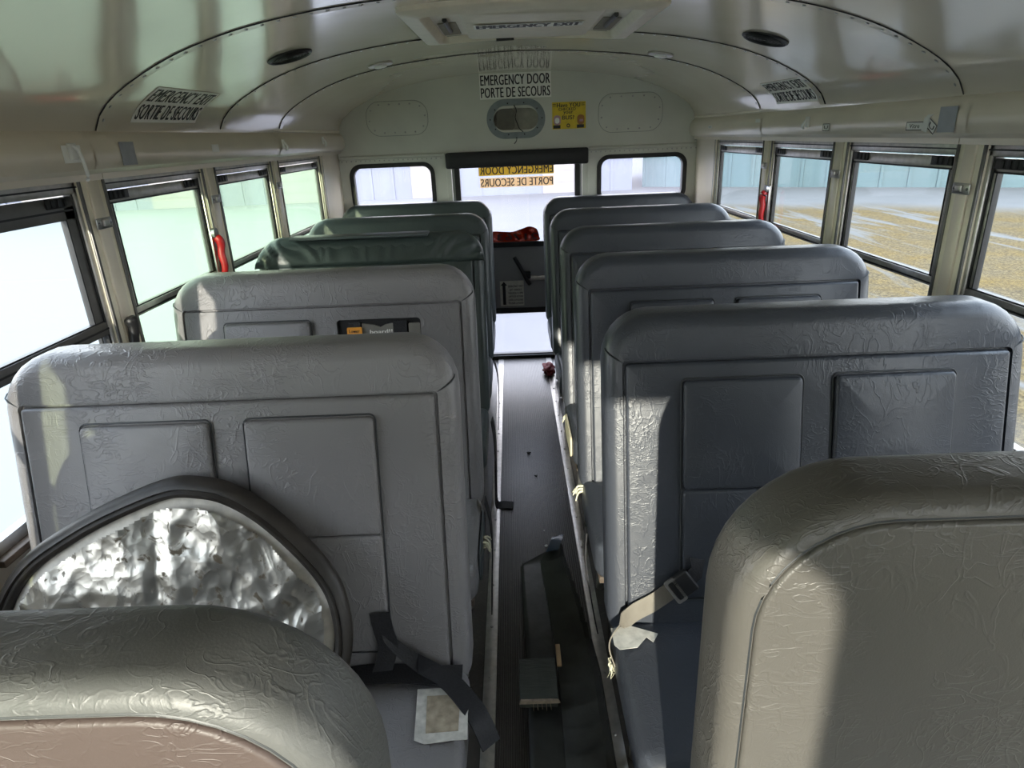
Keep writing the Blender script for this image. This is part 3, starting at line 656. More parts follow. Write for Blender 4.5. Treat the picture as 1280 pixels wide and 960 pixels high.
rings(bm, [ring(HX0, HX1, HY0, HY1, -.002), ring(HX0, HX1, HY0, HY1, .012), ring(HX0 + .008, HX1 - .008, HY0 + .008, HY1 - .008, .018), ring(HX0 + .055, HX1 - .055, HY0 + .055, HY1 - .055, .026), ring(HX0 + .062, HX1 - .062, HY0 + .062, HY1 - .062, .022), ring(HX0 + .075, HX1 - .075, HY0 + .075, HY1 - .075, -.0)])
fin(bm, 'hatch_frame', HM, t, 30)
bm = B(); rings(bm, [ring(HX0 + .06, HX1 - .06, HY0 + .06, HY1 - .06, .002, .03), ring(HX0 + .09, HX1 - .09, HY0 + .09, HY1 - .09, .002, .03)], (0, 1)); fin(bm, 'recess_floor', HM, t, 30)
bm = B(); rings(bm, [ring(HX0 + .165, HX1 - .165, HY0 + .08, HY1 - .10, .002, .02), ring(HX0 + .17, HX1 - .17, HY0 + .085, HY1 - .105, .020, .02), ring(HX0 + .18, HX1 - .18, HY0 + .10, HY1 - .12, .025, .02)], (0, 1)); fin(bm, 'inner_cover', HM, t, 30)
for x in (HX0 + .115, HX1 - .115):
    bm = B(); tube(bm, [fh(x, 2.30, .008), fh(x, 2.55, .008)], .008, 8); box(bm, *[0] * 0) if False else None; fin(bm, 'hinge_rod', BLACK, t)
    bm = B(); L = [fh(x - .03, 2.38, .004), fh(x + .03, 2.38, .004), fh(x + .03, 2.66, .004), fh(x - .03, 2.66, .004)]; v = [bm.verts.new(p) for p in L] + [bm.verts.new(p + Vector((0, 0, -.003))) for p in L]
    for q in ((0, 1, 2, 3), (4, 7, 6, 5), (0, 4, 5, 1), (1, 5, 6, 2), (2, 6, 7, 3), (3, 7, 4, 0)): bm.faces.new([v[i] for i in q])
    fin(bm, 'side_slot', plain('slot_lining', (.22, .19, .13), .6), t)
bm = B(); v = [bm.verts.new(fh(-.085, 2.69, .026)), bm.verts.new(fh(-.02, 2.69, .026)), bm.verts.new(fh(-.052, 2.735, .026))] + [bm.verts.new(fh(-.085, 2.69, .036)), bm.verts.new(fh(-.02, 2.69, .036)), bm.verts.new(fh(-.052, 2.735, .030))]
for q in ((0, 1, 2), (3, 5, 4), (0, 3, 4, 1), (1, 4, 5, 2), (2, 5, 3, 0)): bm.faces.new([v[i] for i in q])
fin(bm, 'latch', BLACK, t)
def hs(bm):
    f = lambda u, v, d: (u, v, zc(.2, v) - .0285 - d)
    quad(bm, -.15, .20, 2.30, 2.385, f, 0, 8, 1); text(bm, 'EMERGENCY EXIT', -.14, .19, 2.376, 2.309, off(f, .0008), 1, bold=.04)
sticker('hatch_label', 'white strip with black capitals stuck on the roof hatch', 'sticker', [STW, INK], hs)

# ------------------------------------------------------------------ bench seats
def lean(z): return -.2 * (1.10 - z)
SW = .49    # half width
def seat_body(name, parent, mat, top=1.186, bot=.40, w=SW, r=.115, t=.115, leanf=lean, inset=(.044, .105), off=0):
    """upholstered back: front face at y = lean(z); a groove rings the front panel"""
    bm = B(); f = lambda u, v, d: (u, leanf(v) - d, v)
    rad = (.035, .035, r, r); bev = .045; R = []
    for k in range(4, 0, -1):
        a = math.pi / 2 * k / 4; i = bev * .7 * (1 - math.cos(a)); R.append((rr(-w + i, w - i, bot + i * .3, top - i, [max(q - i, .01) for q in rad]), -t + bev * .7 * (1 - math.sin(a))))
    R.append((rr(-w, w, bot, top, rad), -t + bev * .7)); R.append((rr(-w, w, bot, top, rad), -t * .5)); R.append((rr(-w, w, bot, top, rad), -bev * .8))
    for k in range(1, 7):
        a = math.pi / 2 * k / 6; i = bev * (1 - math.cos(a)) * .7; R.append((rr(-w + i, w - i, bot + i * .3, top - i * 1.1, [max(q - i, .01) for q in rad]), -bev * .8 + bev * .8 * math.sin(a)))
    e, tp = inset
    R.append((rr(-w + e * .92, w - e * .92, bot + .012, top - tp * .96, (.02, .02, .012, .012)), .001))
    R.append((rr(-w + e, w - e, bot + .014, top - tp, (.02, .02, .008, .008)), -.010))
    loft(bm, R, f); o = fin(bm, name, mat, parent, 50)
    for sg in (-1, 1):   # the seam that runs from the panel corner round the edge
        bm = B(); pts = [(w - e + .002, leanf(1.08) + .001, top - tp), (w - e * .5, leanf(1.08) + .0035, top - tp + .012), (w - e * .25, leanf(1.08) + .012, top - tp + .018), (w - e * .12, leanf(1.08) + .026, top - tp + .022), (w - .0055, leanf(1.08) + .042, top - tp + .024)]
        tube(bm, [(sg * x, y, z) for x, y, z in pts], .0018, 6); fin(bm, 'corner_seam', PIPE, parent)
    return o
def slab(name, parent, mat, x0, x1, z0, z1, r, t, bev, puff, d0, leanf=lean):
    bm = B(); cushion(bm, x0, x1, z0, z1, r, t, bev, lambda u, v, d: (u, leanf(v) - d0 - d, v), puff); return fin(bm, name, mat, parent, 50)
def make_seat(side, mat, pads=True, recess=False, gathered=False, pmat=None):
    a = 1 if side == 'left' else -1     # aisle direction
    t = empty('bench_seat'); mat2 = pmat or mat
    seat_body('backrest', t, mat)
    if recess:
        bm = B(); fz = lambda u, v, d: (u, lean(v) + .011 - d, v)
        holes = [rr(.045, .315, .52, 1.038, .012)]
        plate(bm, rr(-SW + .048, SW - .048, .418, 1.078, .008), holes, .014, fz); fin(bm, 'front_panel', mat2, t, 30)
        slab('recess_lining', t, DARKFOAM, .046, .314, .522, 1.036, .01, .002, .001, 0, -.0095)
        fz2 = lambda u, v, d: (u, lean(v) + .007 - d, v)
        bm = B(); plate(bm, [(.125, .53), (.225, .53), (.225, 1.022), (.20, 1.018), (.185, 1.010), (.165, 1.018), (.125, 1.024)], [], .005, fz2); s_ = fin(bm, 'inner_pad', plain('inner_pad_grey', (.20, .19, .17), .6), t, 20)
        bm = B(); plate(bm, rr(.275, .312, .53, 1.02, .004), [], .005, fz2); fin(bm, 'inner_pad', plain('inner_pad_grey2', (.20, .19, .17), .6), t, 20)
        for x0, x1 in ((.082, .120), (.228, .270)):
            bm = B(); plate(bm, rr(x0, x1, .55, 1.03, .003), [], .004, lambda u, v, d: (u, lean(v) + .002 - d, v)); fin(bm, 'harness_strap', WEB, t, 20)
        bm = B(); plate(bm, rr(.078, .126, .992, 1.014, .003), [], .005, lambda u, v, d: (u, lean(v) - .003 - d, v))
        text(bm, 'Lower', .085, .118, .998, 1.008, lambda u, v, d: (u, lean(v) - .0083 - d, v), 1, bold=.01); fin(bm, 'strap_tag', [ORA, INK], t, 20)
        bm = B(); text(bm, 'board!!', .150, .222, .990, 1.003, lambda u, v, d: (u, lean(v) + .0018 - d, v), 0, bold=.02); fin(bm, 'printed_words', WHITE, t, 0)
    else:
        slab('front_panel', t, mat2, -SW + .048, SW - .048, .418, 1.078, .008, .020, .008, .003, -.012)
    if pads:
        sp_ = ((-.312, -.038), (.038, .312)); 
        for k, (x0, x1) in enumerate(sp_):
            if recess and k == 1: continue
            for z0, z1, dd, pf in ((.782, 1.040, .008, .006), (.505, .777, .003, .004)):
                slab('child_seat_pad', t, mat2, x0, x1, z0, z1, .012, .016, .007, pf, dd)
            bm = B(); P = rr(x0 - .004, x1 + .004, .500, 1.044, .014)
            tube(bm, [(u, lean(v) - .012, v) for u, v in P + P[:1]], .0018, 6, cap=False); fin(bm, 'piping', PIPE, t)
    if gathered:
        bm = B(); NU, NV = 120, 10; Gd = []
        for i in range(NU + 1):
            u = -SW - .006 + (2 * SW + .012) * i / NU; row = []
            du = SW + .006 - abs(u); r = .12
            zt = 1.194 - (r - math.sqrt(max(0, r * r - (r - du) ** 2)) if du < r else 0)
            for j in range(NV + 1):
                v = j / NV; z = 1.075 + (zt - 1.075) * math.sin(v * math.pi / 2) if v < 1 else zt
                y = lean(z) - .010 + (1 - math.cos(v * math.pi / 2)) * .055
                edge = max(0, 1 - du / .30); am = (.004 + .020 * edge) * math.sin(math.pi * min(1, v * 1.15)) 
                ph = du * 95 + (z - 1.07) * (60 if edge > 0 else 10) * (1 + edge)
                row.append(bm.verts.new((u, y - am * (.5 + .5 * math.sin(ph + 1.5 * math.sin(u * 30))), z)))
            Gd.append(row)
        for p_, q in zip(Gd, Gd[1:]):
            for j in range(NV): bm.faces.new((p_[j], p_[j + 1], q[j + 1], q[j]))
        o = fin(bm, 'gathered_top_cover', mat, t, 60); sm = o.modifiers.new('solid', 'SOLIDIFY'); sm.thickness = .004
        bm = B(); box(bm, -.33, .26, -.012, .075, 1.186, 1.198, 0, .004); fin(bm, 'sewn_flap', V_GREEN, t)
    # cushion
    bm = B(); y1, y0 = lean(.43) - .004, -.535
    cushion(bm, -SW + .006, SW - .006, y0, y1 + .02, (.05, .05, .02, .02), .125, .035, lambda u, v, d: (u, v, .315 + d), .006)
    fin(bm, 'seat_cushion', mat, t, 50)
    bm = B(); box(bm, -SW + .02, SW - .02, y0 + .03, y1 + .05, .295, .318, 0, .003); fin(bm, 'seat_base', plain('plywood_base', (.08, .06, .045), .7), t)
    bm = B(); xx = a * (SW - .07)
    tube(bm, smoothpts([(xx, y0 + .09, .30), (xx, y0 + .085, .15), (xx, y0 + .06, .004)], 3), .014, 8); fin(bm, 'leg', STEEL, t)
    bm = B(); tube(bm, smoothpts([(xx, y1 - .04, .30), (xx, y1 - .035, .15), (xx, y1 - .02, .004)], 3), .014, 8); fin(bm, 'leg', STEEL, t)
    bm = B(); tube(bm, [(xx, y0 + .085, .28), (xx, y1 - .04, .28)], .012, 8)
    tube(bm, [(-a * (SW + .005), y0 + .1, .285), (a * (SW - .05), y0 + .1, .285)], .012, 8); tube(bm, [(-a * (SW + .005), y1 - .05, .285), (a * (SW - .05), y1 - .05, .285)], .012, 8); fin(bm, 'seat_frame', STEEL, t)
    return t
def dup(root, loc, mats=None):
    r = root.copy(); COL.objects.link(r); r.location = loc
    for ch in list(root.children):
        c = ch.copy(); COL.objects.link(c); c.parent = r
        for g in ch.children:
            d = g.copy(); COL.objects.link(d); d.parent = c
    return r
XL, XRt = -.672, .642
GS = 'bench seats along both sides of the aisle'
def place(t, x, y, lb): t.location = (x, y, 0); tag(t, lb, 'seat', GS); return t
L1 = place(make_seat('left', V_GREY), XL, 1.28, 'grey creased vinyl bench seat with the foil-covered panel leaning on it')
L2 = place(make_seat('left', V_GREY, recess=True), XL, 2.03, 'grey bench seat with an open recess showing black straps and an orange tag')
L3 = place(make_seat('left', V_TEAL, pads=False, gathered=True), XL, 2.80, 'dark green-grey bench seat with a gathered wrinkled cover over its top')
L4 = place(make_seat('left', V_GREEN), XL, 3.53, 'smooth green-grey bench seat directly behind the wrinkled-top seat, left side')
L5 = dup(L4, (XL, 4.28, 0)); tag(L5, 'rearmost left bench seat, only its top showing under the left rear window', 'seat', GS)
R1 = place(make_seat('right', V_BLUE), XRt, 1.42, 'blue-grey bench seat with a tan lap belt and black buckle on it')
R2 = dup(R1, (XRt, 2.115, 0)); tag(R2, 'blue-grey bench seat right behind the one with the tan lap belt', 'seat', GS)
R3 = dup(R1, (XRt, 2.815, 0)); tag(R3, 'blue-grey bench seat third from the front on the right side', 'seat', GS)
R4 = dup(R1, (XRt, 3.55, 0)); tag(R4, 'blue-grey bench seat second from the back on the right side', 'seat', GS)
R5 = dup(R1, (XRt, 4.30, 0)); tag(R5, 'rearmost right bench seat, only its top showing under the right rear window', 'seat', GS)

L1.scale.z = R1.scale.z = .988
# crash barriers in the foreground
def barrier(x0, x1, y, top, r, mat, mat2, lb, a):
    t = empty('padded_barrier', ((x0 + x1) / 2, y, 0)); tag(t, lb, 'barrier', 'padded barriers in front of the first seats'); w = (x1 - x0) / 2
    lf = lambda z: 0
    bm = B(); f = lambda u, v, d: (u, -d, v); bot = .30; T = .115; bev = .026; R = []; rad = (.04, .04, r, r)
    for k in range(5, 0, -1):
        q = math.pi / 2 * k / 5; i = bev * (1 - math.cos(q)); R.append((rr(-w + i, w - i, bot + i, top - i, [max(z - i, .01) for z in rad], 10), -T + bev * (1 - math.sin(q))))
    R.append((rr(-w, w, bot, top, rad, 10), -T + bev)); R.append((rr(-w, w, bot, top, rad, 10), -bev))
    for k in range(1, 7):
        q = math.pi / 2 * k / 6; i = bev * (1 - math.cos(q)); R.append((rr(-w + i, w - i, bot + i, top - i, [max(z - i, .01) for z in rad], 10), -bev + bev * math.sin(q)))
    L = [(rr(-w + e, w - e, bot + e, top - e, [max(z - e, .01) for z in rad], 10), d) for e, d in ((.022, -.003), (.025, -.007))]
    loft(bm, R + L, f); fin(bm, 'padded_cover', mat, t, 50)
    bm = B(); cushion(bm, -w + .027, w - .027, bot + .027, top - .027, (.02, .02, r - .027, r - .027), .016, .006, lambda u, v, d: (u, .012 - d, v), .004, n=10); fin(bm, 'face_panel', mat2, t, 50)
    bm = B(); P = rr(-w + .024, w - .024, bot + .024, top - .024, (.03, .03, r - .024, r - .024), 10)
    tube(bm, [(u, .001, v) for u, v in P + P[:1]], .0015, 6, cap=False); fin(bm, 'piping', PIPE, t)
    for xx in (-w + .12, w - .12):
        bm = B(); tube(bm, [(xx, .055, .34), (xx, .055, .004)], .016, 10); box(bm, xx - .035, xx + .035, .02, .09, 0, .006, 0, .001); fin(bm, 'leg', STEEL, t)
barrier(-1.175, -.193, .380, 1.184, .17, V_BAR2, V_SUNPINK, 'grey padded barrier with a face coloured rosy for sunlight, in front of the foil-covered panel', 1)
barrier(.172, 1.150, .565, 1.212, .16, V_BAR, V_BAR, 'grey padded barrier with piped edge in the right foreground', -1)

# ------------------------------------------------------------------ things on the seats
# foil-wrapped panel: plane y = 1.19 + .35 (z - .9)
t = empty('foil_covered_panel', (-.78, 1.03, .445)); tag(t, 'foil-covered panel with thick black rubber rim leaning on the front left seat', 'panel'); c0 = t.location.copy()
O = [(-.79, .928), (-.90, .892), (-1.0, .846), (-1.10, .782), (-1.158, .70), (-1.165, .62), (-1.13, .53), (-1.05, .462), (-.90, .452), (-.66, .452), (-.52, .466), (-.445, .52), (-.420, .58), (-.422, .655), (-.445, .725), (-.50, .795), (-.58, .868), (-.655, .912), (-.72, .928)]
OP = [(v.x, v.y) for v in smoothpts([(a, c, 0) for a, c in O[-2:] + O + O[:2]], 5)[10:-6]]
OP = OP[:len(O) * 5]
cx_, cz_ = -.78, .68
def scl(P, d):
    out = []
    n = len(P)
    for i, (a, c) in enumerate(P):
        p0, p1 = P[i - 1], P[(i + 1) % n]; tx, tz = p1[0] - p0[0], p1[1] - p0[1]; L = math.hypot(tx, tz) or 1
        nx, nz = -tz / L, tx / L
        if (nx * (cx_ - a) + nz * (cz_ - c)) < 0: nx, nz = -nx, -nz
        out.append((a + nx * d, c + nz * d))
    return out
fp = lambda u, v, d: Vector((u, 1.185 + .35 * (v - .9) - d, v + .35 * d * 0)) - c0
bm = B(); loft(bm, [(scl(OP, .01), -.012), (scl(OP, .0), -.006), (scl(OP, -.002), .008), (scl(OP, .006), .022), (scl(OP, .014), .024), (scl(OP, .018), .018), (scl(OP, .024), .024), (scl(OP, .032), .020), (scl(OP, .036), .008)], fp, cap=(0, 0)); fin(bm, 'rubber_rim', plain('worn_rubber', (.022, .018, .015), .5, var=.5, scale=18, bump=.5), t, 60)
# board
bm = B(); loft(bm, [(scl(OP, .012), -.010), (scl(OP, .012), .006), (scl(OP, .066), .008)], fp); fin(bm, 'board', plain('primer_white', (.50, .47, .42), .6, var=.25, scale=30), t, 30)
# foil skin with real crumples
bm = B(); inner = scl(OP, .048); random.seed(3)
from mathutils import noise as mn
xs0, xs1 = min(p[0] for p in inner), max(p[0] for p in inner); zs0, zs1 = min(p[1] for p in inner), max(p[1] for p in inner)
def inside(x, z, P):
    c = False; n = len(P)
    for i in range(n):
        (x1, z1), (x2, z2) = P[i], P[i - 1]
        if (z1 > z) != (z2 > z) and x < (x2 - x1) * (z - z1) / (z2 - z1) + x1: c = not c
    return c
NX, NZ = 130, 90; gv = {}
for i in range(NX + 1):
    for j in range(NZ + 1):
        x = xs0 + (xs1 - xs0) * i / NX; z = zs0 + (zs1 - zs0) * j / NZ
        if inside(x, z, inner):
            wv_ = mn.noise_vector(Vector((x * 5, z * 5, 2))) * .25
            d1 = mn.voronoi(Vector((x * 8, z * 8, .3)) + wv_)[0][0]; d2 = mn.voronoi(Vector((x * 20, z * 20, 3.3)) + wv_ * 2)[0][0]
            ang = math.atan2(z - .45, x + .80); fold = .010 * max(0, 1 - abs(math.sin(ang * 3.4 + .8)) * 3.2)
            gv[i, j] = bm.verts.new(fp(x, z, .012 + .020 * d1 + .0075 * d2 - fold))
for (i, j), v in gv.items():
    q = [gv.get(k) for k in ((i, j), (i + 1, j), (i + 1, j + 1), (i, j + 1))]
    if all(q): bm.faces.new(q)
fin(bm, 'foil_skin', FOIL, t, 80)

# lap belt on right seat R1
def onR(x, z, e=.012, yt=1.42): return Vector((x, yt - .2 * (1.1 - z) - e, z))
t = empty('lap_belt', (.16, 1.27, .42)); tag(t, 'tan frayed lap belt with black buckle on the front right seat', 'seat belt'); c0 = t.location.copy()
bm = B(); P = [Vector((.166, 1.235, .345)), Vector((.148, 1.24, .40)), Vector((.158, 1.245, .436)), onR(.205, .468, .022), onR(.26, .497, .020), onR(.318, .535, .018)]
SP = smoothpts(P, 5); ribbon(bm, [(p - c0, (.25, -.3, -.9) if k > 12 else (.2, 1, -.25 - k * .06)) for k, p in enumerate(SP)], .044, .003); fin(bm, 'webbing', TANW, t, 60)
bm = B()
bc = onR(.325, .545, .028) - c0; ax = Vector((.80, .10, .56)).normalized(); nn_ = Vector((0, -1, .2)).normalized(); sd_ = ax.cross(nn_).normalized()
cushion(bm, -.026, .030, -.030, .030, .007, .018, .005, lambda u, v, d: bc + ax * u + sd_ * v + nn_ * (d - .006)); fin(bm, 'buckle', BLACK, t, 50)
bm = B(); plate(bm, rr(-.034, -.006, -.033, .033, .006, 4), [rr(-.027, -.013, -.026, .026, .004, 4)], .006, lambda u, v, d: bc + ax * u + sd_ * v + nn_ * (d + .006)); fin(bm, 'buckle_frame', ALU, t, 40)
bm = B(); ribbon(bm, [(onR(.34, .556, .03) - c0, (.5, 0, -.8)), (onR(.36, .575, .03) - c0, (.6, 0, -.7)), (onR(.362, .605, .022) - c0, (.8, 0, -.2))], .04, .003); fin(bm, 'webbing', WEB, t, 60)
bm = B()
for k in range(9):
    x = .158 + random.uniform(-.012, .012); tube(bm, [Vector((x, 1.232 + .003 * k, .352)) - c0, Vector((x + random.uniform(-.006, .006), 1.228 + .003 * k, .33)) - c0, Vector((x + random.uniform(-.01, .012), 1.225 + .003 * k, .312)) - c0], .0013, 4)
fin(bm, 'frayed_threads', FOAM, t)
# tape on R1 cushion corner
bm = B(); P = [(.152, 1.255), (.20, 1.262), (.262, 1.232), (.245, 1.205), (.232, 1.222), (.205, 1.190), (.163, 1.185), (.1525, 1.20)]
plate(bm, P, [], .001, lambda u, v, d: (u, v, .4415 + d)); tag(fin(bm, 'tape_patch', TAPE, smooth=0), 'crumpled pale tape on the corner of the cushion below the tan belt', 'tape')

# black belts on L1
def onL(x, z, e=.012): return onR(x, z, e, 1.28)
t = empty('lap_belt', (-.3, 1.15, .45)); tag(t, 'wide black lap belt trailing over the front left seat towards the aisle', 'seat belt'); c0 = t.location.copy()
bm = B(); P = [onL(-.375, .56, .03), onL(-.345, .525, .034), onL(-.30, .490, .040), onL(-.235, .462, .055), Vector((-.19, 1.055, .447)), Vector((-.155, 1.01, .43)), Vector((-.135, .99, .385))]
SP = smoothpts(P, 5); ribbon(bm, [(p - c0, (.25, -.45, -.85) if k < 12 else (.85 - .01 * k, .6, -.1)) for k, p in enumerate(SP)], .05, .003); fin(bm, 'webbing', WEB, t, 60)
bm = B(); P = [onL(-.375, .60, .03), onL(-.368, .56, .032), onL(-.36, .52, .034), onL(-.375, .475, .045)]
ribbon(bm, [(p - c0, (1, 0, .1)) for p in smoothpts(P, 4)], .045, .003); fin(bm, 'webbing', WEB, t, 60)
bm = B(); P = [Vector((-.47, 1.118, .452)), Vector((-.40, 1.12, .458)), Vector((-.32, 1.115, .460)), Vector((-.25, 1.112, .456)), Vector((-.20, 1.118, .450))]
ribbon(bm, [(p - c0, (0, 1, .25)) for p in smoothpts(P, 4)], .046, .004); fin(bm, 'webbing', WEB, t, 60)
bm = B(); P = [Vector((-.16, 1.05, .43)), Vector((-.145, 1.06, .38)), Vector((-.148, 1.075, .32)), Vector((-.155, 1.09, .27))]
ribbon(bm, [(p - c0, (0, 1, 0)) for p in smoothpts(P, 4)], .03, .004); fin(bm, 'webbing', WEB, t, 60)
# repair patch L1
t = empty('cushion_patch', (-.235, 1.02, .443)); tag(t, 'square white-taped tan patch on the cushion beside the black lap belt', 'patch')
bm = B(); fz = lambda u, v, d: (u, v, d)
plate(bm, [(-.062, .066), (.0, .068), (.057, .064), (.053, -.002), (.056, -.064), (.02, -.066), (-.03, -.072), (-.052, -.062), (-.056, .0)], [], .0012, fz); fin(bm, 'tape_border', TAPE, t, 0)
bm = B(); plate(bm, [(-.038, .046), (.034, .048), (.036, -.044), (-.03, -.048), (-.034, 0)], [], .0008, lambda u, v, d: (u, v, .0014 + d)); fin(bm, 'patch_centre', TAN, t, 0)

# torn foam on cushion sides
def torn(lb, x, y, z, s, n=9):
    bm = B()
    for k in range(n):
        a = random.uniform(-.9, .9); L = random.uniform(.6, 1) * s; p = Vector((x, y + random.uniform(-.4, .4) * s, z + random.uniform(-.3, .3) * s))
        sg = 1 if x < 0 else -1
        tube(bm, smoothpts([p - Vector((sg * .01, 0, 0)), p + Vector((sg * L * .3, a * L * .4, .0)), p + Vector((sg * L * .55, a * L * .8, -L * .5))], 3), [s * .10, s * .10, s * .09, s * .07, s * .06, s * .05, s * .03][:7], 6)
    tag(fin(bm, 'torn_foam', FOAM, smooth=80), lb, 'foam', 'tufts of torn foam on the cushion sides')
torn('pale foam tuft poking from the cushion of the seat with the open recess', -.178, 1.70, .39, .045)
torn('pale foam tuft poking from the aisle corner of the second right seat', .158, 1.99, .40, .055, 12)
torn('pale foam scrap at the aisle edge of the third right seat', .158, 2.62, .40, .04)
def cover_patch(lb, x, y0, y1, z0, z1, mat):
    bm = B(); s_ = 1 if x < 0 else -1
    cushion(bm, y0, y1, z0, z1, .02, .008, .003, lambda u, v, d: (x + s_ * d, u, v), .002); tag(fin(bm, 'tape_patch', mat), lb, 'tape')
cover_patch('cream tape over the aisle end of the third right cushion', .157, 2.34, 2.60, .34, .43, plain('cream_tape', (.55, .50, .36), .55))
cover_patch('pale grey tape over the aisle end of the cushion with the open recess', -.187, 1.58, 1.86, .335, .42, V_GREEN)

# straps hanging into the aisle
def strap(lb, pts, wdir, w_, mat=WEB):
    bm = B(); ribbon(bm, [(p, wdir) for p in smoothpts(pts, 4)], w_, .004); tag(fin(bm, 'hanging_strap', mat, smooth=60), lb, 'strap', 'black straps hanging at the aisle')
strap('black strap hanging from the second left seat down to the aisle strip', [(-.175, 1.86, .45), (-.160, 1.84, .38), (-.158, 1.83, .28), (-.165, 1.82, .16), (-.17, 1.80, .05)], (0, 1, 0), .05)
strap('black strap end lying across the left edge of the ribbed matting', [(-.172, 2.58, .42), (-.162, 2.56, .3), (-.168, 2.55, .12), (-.168, 2.55, .012), (-.14, 2.545, .009), (-.095, 2.535, .009)], (.1, 1, 0), .06)
strap('black strap hanging beside the wrinkled-top seat', [(-.176, 3.30, .44), (-.160, 3.28, .36), (-.16, 3.27, .22), (-.17, 3.26, .06)], (0, 1, 0), .05)
strap('black strap hanging by the second right seat', [(.146, 1.74, .40), (.142, 1.73, .3), (.165, 1.72, .12), (.18, 1.71, .03)], (0, 1, 0), .04)

# ------------------------------------------------------------------ things on the floor
# torn tyre tread
t = empty('tyre_tread', (.05, 1.7, .005)); tag(t, 'long torn strip of black tyre tread lying in the aisle', 'tyre tread'); c0 = t.location.copy()
NY = 60; NXs = 12; bm = B(); rows = []
def tr_pt(v, u):
    y = 1.14 + (2.16 - 1.14) * v
    cl = -.062 + .006 * math.sin(v * 5); crr = .168 - .075 * max(0, v - .35) ** 1.2 * 1.5
    if v > .93: cl += (v - .93) * 1.6
    x = cl + (crr - cl) * u
    z = .024 + .040 * (u ** 2) * (1 - .6 * v) + .018 * math.sin(v * 3.0) + (.03 * (v - .93) * 8 if v > .93 else 0)
    if u > .9: z -= (u - .9) * .35
    return Vector((x, y + .035 * (u - .5), z))
for k in range(NY + 1):
    rows.append([bm.verts.new(tr_pt(k / NY, j / NXs) - c0) for j in range(NXs + 1)])
for a, c in zip(rows, rows[1:]):
    for j in range(NXs): bm.faces.new((a[j], a[j + 1], c[j + 1], c[j]))
TR = plain('tread_rubber', (.030, .031, .029), .38, var=.4, scale=14, bump=.4)
o = fin(bm, 'rubber_strip', TR, t, 60); sm = o.modifiers.new('s', 'SOLIDIFY'); sm.thickness = .010
for k in range(13):
    v0 = .03 + k * .074; bm = B(); top = []; bot_ = []
    for j in range(7):
        u = .42 + .54 * j / 6; sk = .022 * math.sin((u - .42) / .54 * math.pi)
        for dv, hh in ((-.0 - sk, .004), (.060 - sk, .024)):
            p = tr_pt(min(1, v0 + dv), u) - c0; top.append(bm.verts.new(p + Vector((0, 0, hh)))); bot_.append(bm.verts.new(p - Vector((0, 0, .002))))
    for j in range(6):
        a = 2 * j; bm.faces.new((top[a], top[a + 1], top[a + 3], top[a + 2])); bm.faces.new((top[a], top[a + 2], bot_[a + 2], bot_[a])); bm.faces.new((top[a + 1], top[a + 3], bot_[a + 3], bot_[a + 1])); bm.faces.new((bot_[a], bot_[a + 1], bot_[a + 3], bot_[a + 2]))
    for a in (0, 12): bm.faces.new((top[a], top[a + 1], bot_[a + 1], bot_[a]))
    fin(bm, 'tread_lug', TR, t, 30)
# board
def wood():
    M = MT('weathered_wood'); n = M.noise(30, 6, .4, M.pos((.5, .12, 1))); M.set(color=M.mix(n, (.018, .022, .018), (.07, .075, .06)), rough=.7).bump(M.noise(90, 4, .2, M.pos((.2, 1, 1))), .8, .006); return M.m
t = empty('wood_block', (-.022, 1.45, .062)); tag(t, 'short dark weathered wooden board with pale splintered end beside the tyre tread', 'board')
bm = B(); box(bm, -.058, .050, -.075, .075, .0, .035, 0, .003); fin(bm, 'board', wood(), t)
bm = B(); P = [(-.060, .0), (.056, .0), (.051, .010), (.03, .012), (-.055, .013)]; plate(bm, P, [], .006, lambda u, v, d: (u, -.082 + d, .022 + v)); fin(bm, 'splintered_end', plain('raw_wood', (.30, .24, .18), .7, var=.3, scale=60), t)
bm = B()
for k in range(5): tube(bm, [(-.02 + k * .012, -.079, .022), (-.02 + k * .0125, -.082, -.004 + .003 * (k % 3))], .0012, 4)
fin(bm, 'splinter', plain('raw_wood_b', (.2, .17, .12), .7), t)
bm = B(); box(bm, .033, .047, 1.49, 1.575, .094, .102, 0, .002); tag(fin(bm, 'wood_chip', plain('tan_wood', (.42, .28, .15), .7)), 'small tan wood chip beside the dark board', 'wood chip')
# litter
def scrap(lb, x, y, s, mat, z=.0055):
    bm = B(); P = [(s * random.uniform(.5, 1) * math.cos(k), s * random.uniform(.5, 1) * math.sin(k)) for k in (0, 1, 2, 3, 4, 5.2)]
    plate(bm, P, [], .003, lambda u, v, d: (x + u, y + v, z + d + abs(u) * .3)); tag(fin(bm, 'litter_scrap', mat, smooth=0), lb, 'litter', 'small scraps of litter on the aisle floor')
scrap('white paper scrap on the ribbed matting left of the tyre tread tip', .038, 2.22, .010, WHITE)
scrap('tiny white crumb on the ribbed matting behind the paper scrap', .035, 2.33, .004, WHITE)
scrap('dark leaf scrap halfway down the ribbed matting', -.01, 3.05, .016, DARKFOAM)
scrap('small dark scrap near the middle of the ribbed matting', .02, 2.80, .010, DARKFOAM)
# crumpled red cloth
bm = B(); bmesh.ops.create_icosphere(bm, subdivisions=4, radius=1)
for v in bm.verts:
    n_ = 1 + .45 * mn.noise(v.co * 1.8 + Vector((3, 0, 0))) + .18 * mn.noise(v.co * 5)
    v.co = Vector((.165 + v.co.x * .045 * n_, 4.27 + v.co.y * .09 * n_, .034 + v.co.z * .032 * n_))
tag(fin(bm, 'red_cloth', REDC, smooth=80), 'crumpled dark red cloth on the floor at the right edge of the aisle', 'cloth')
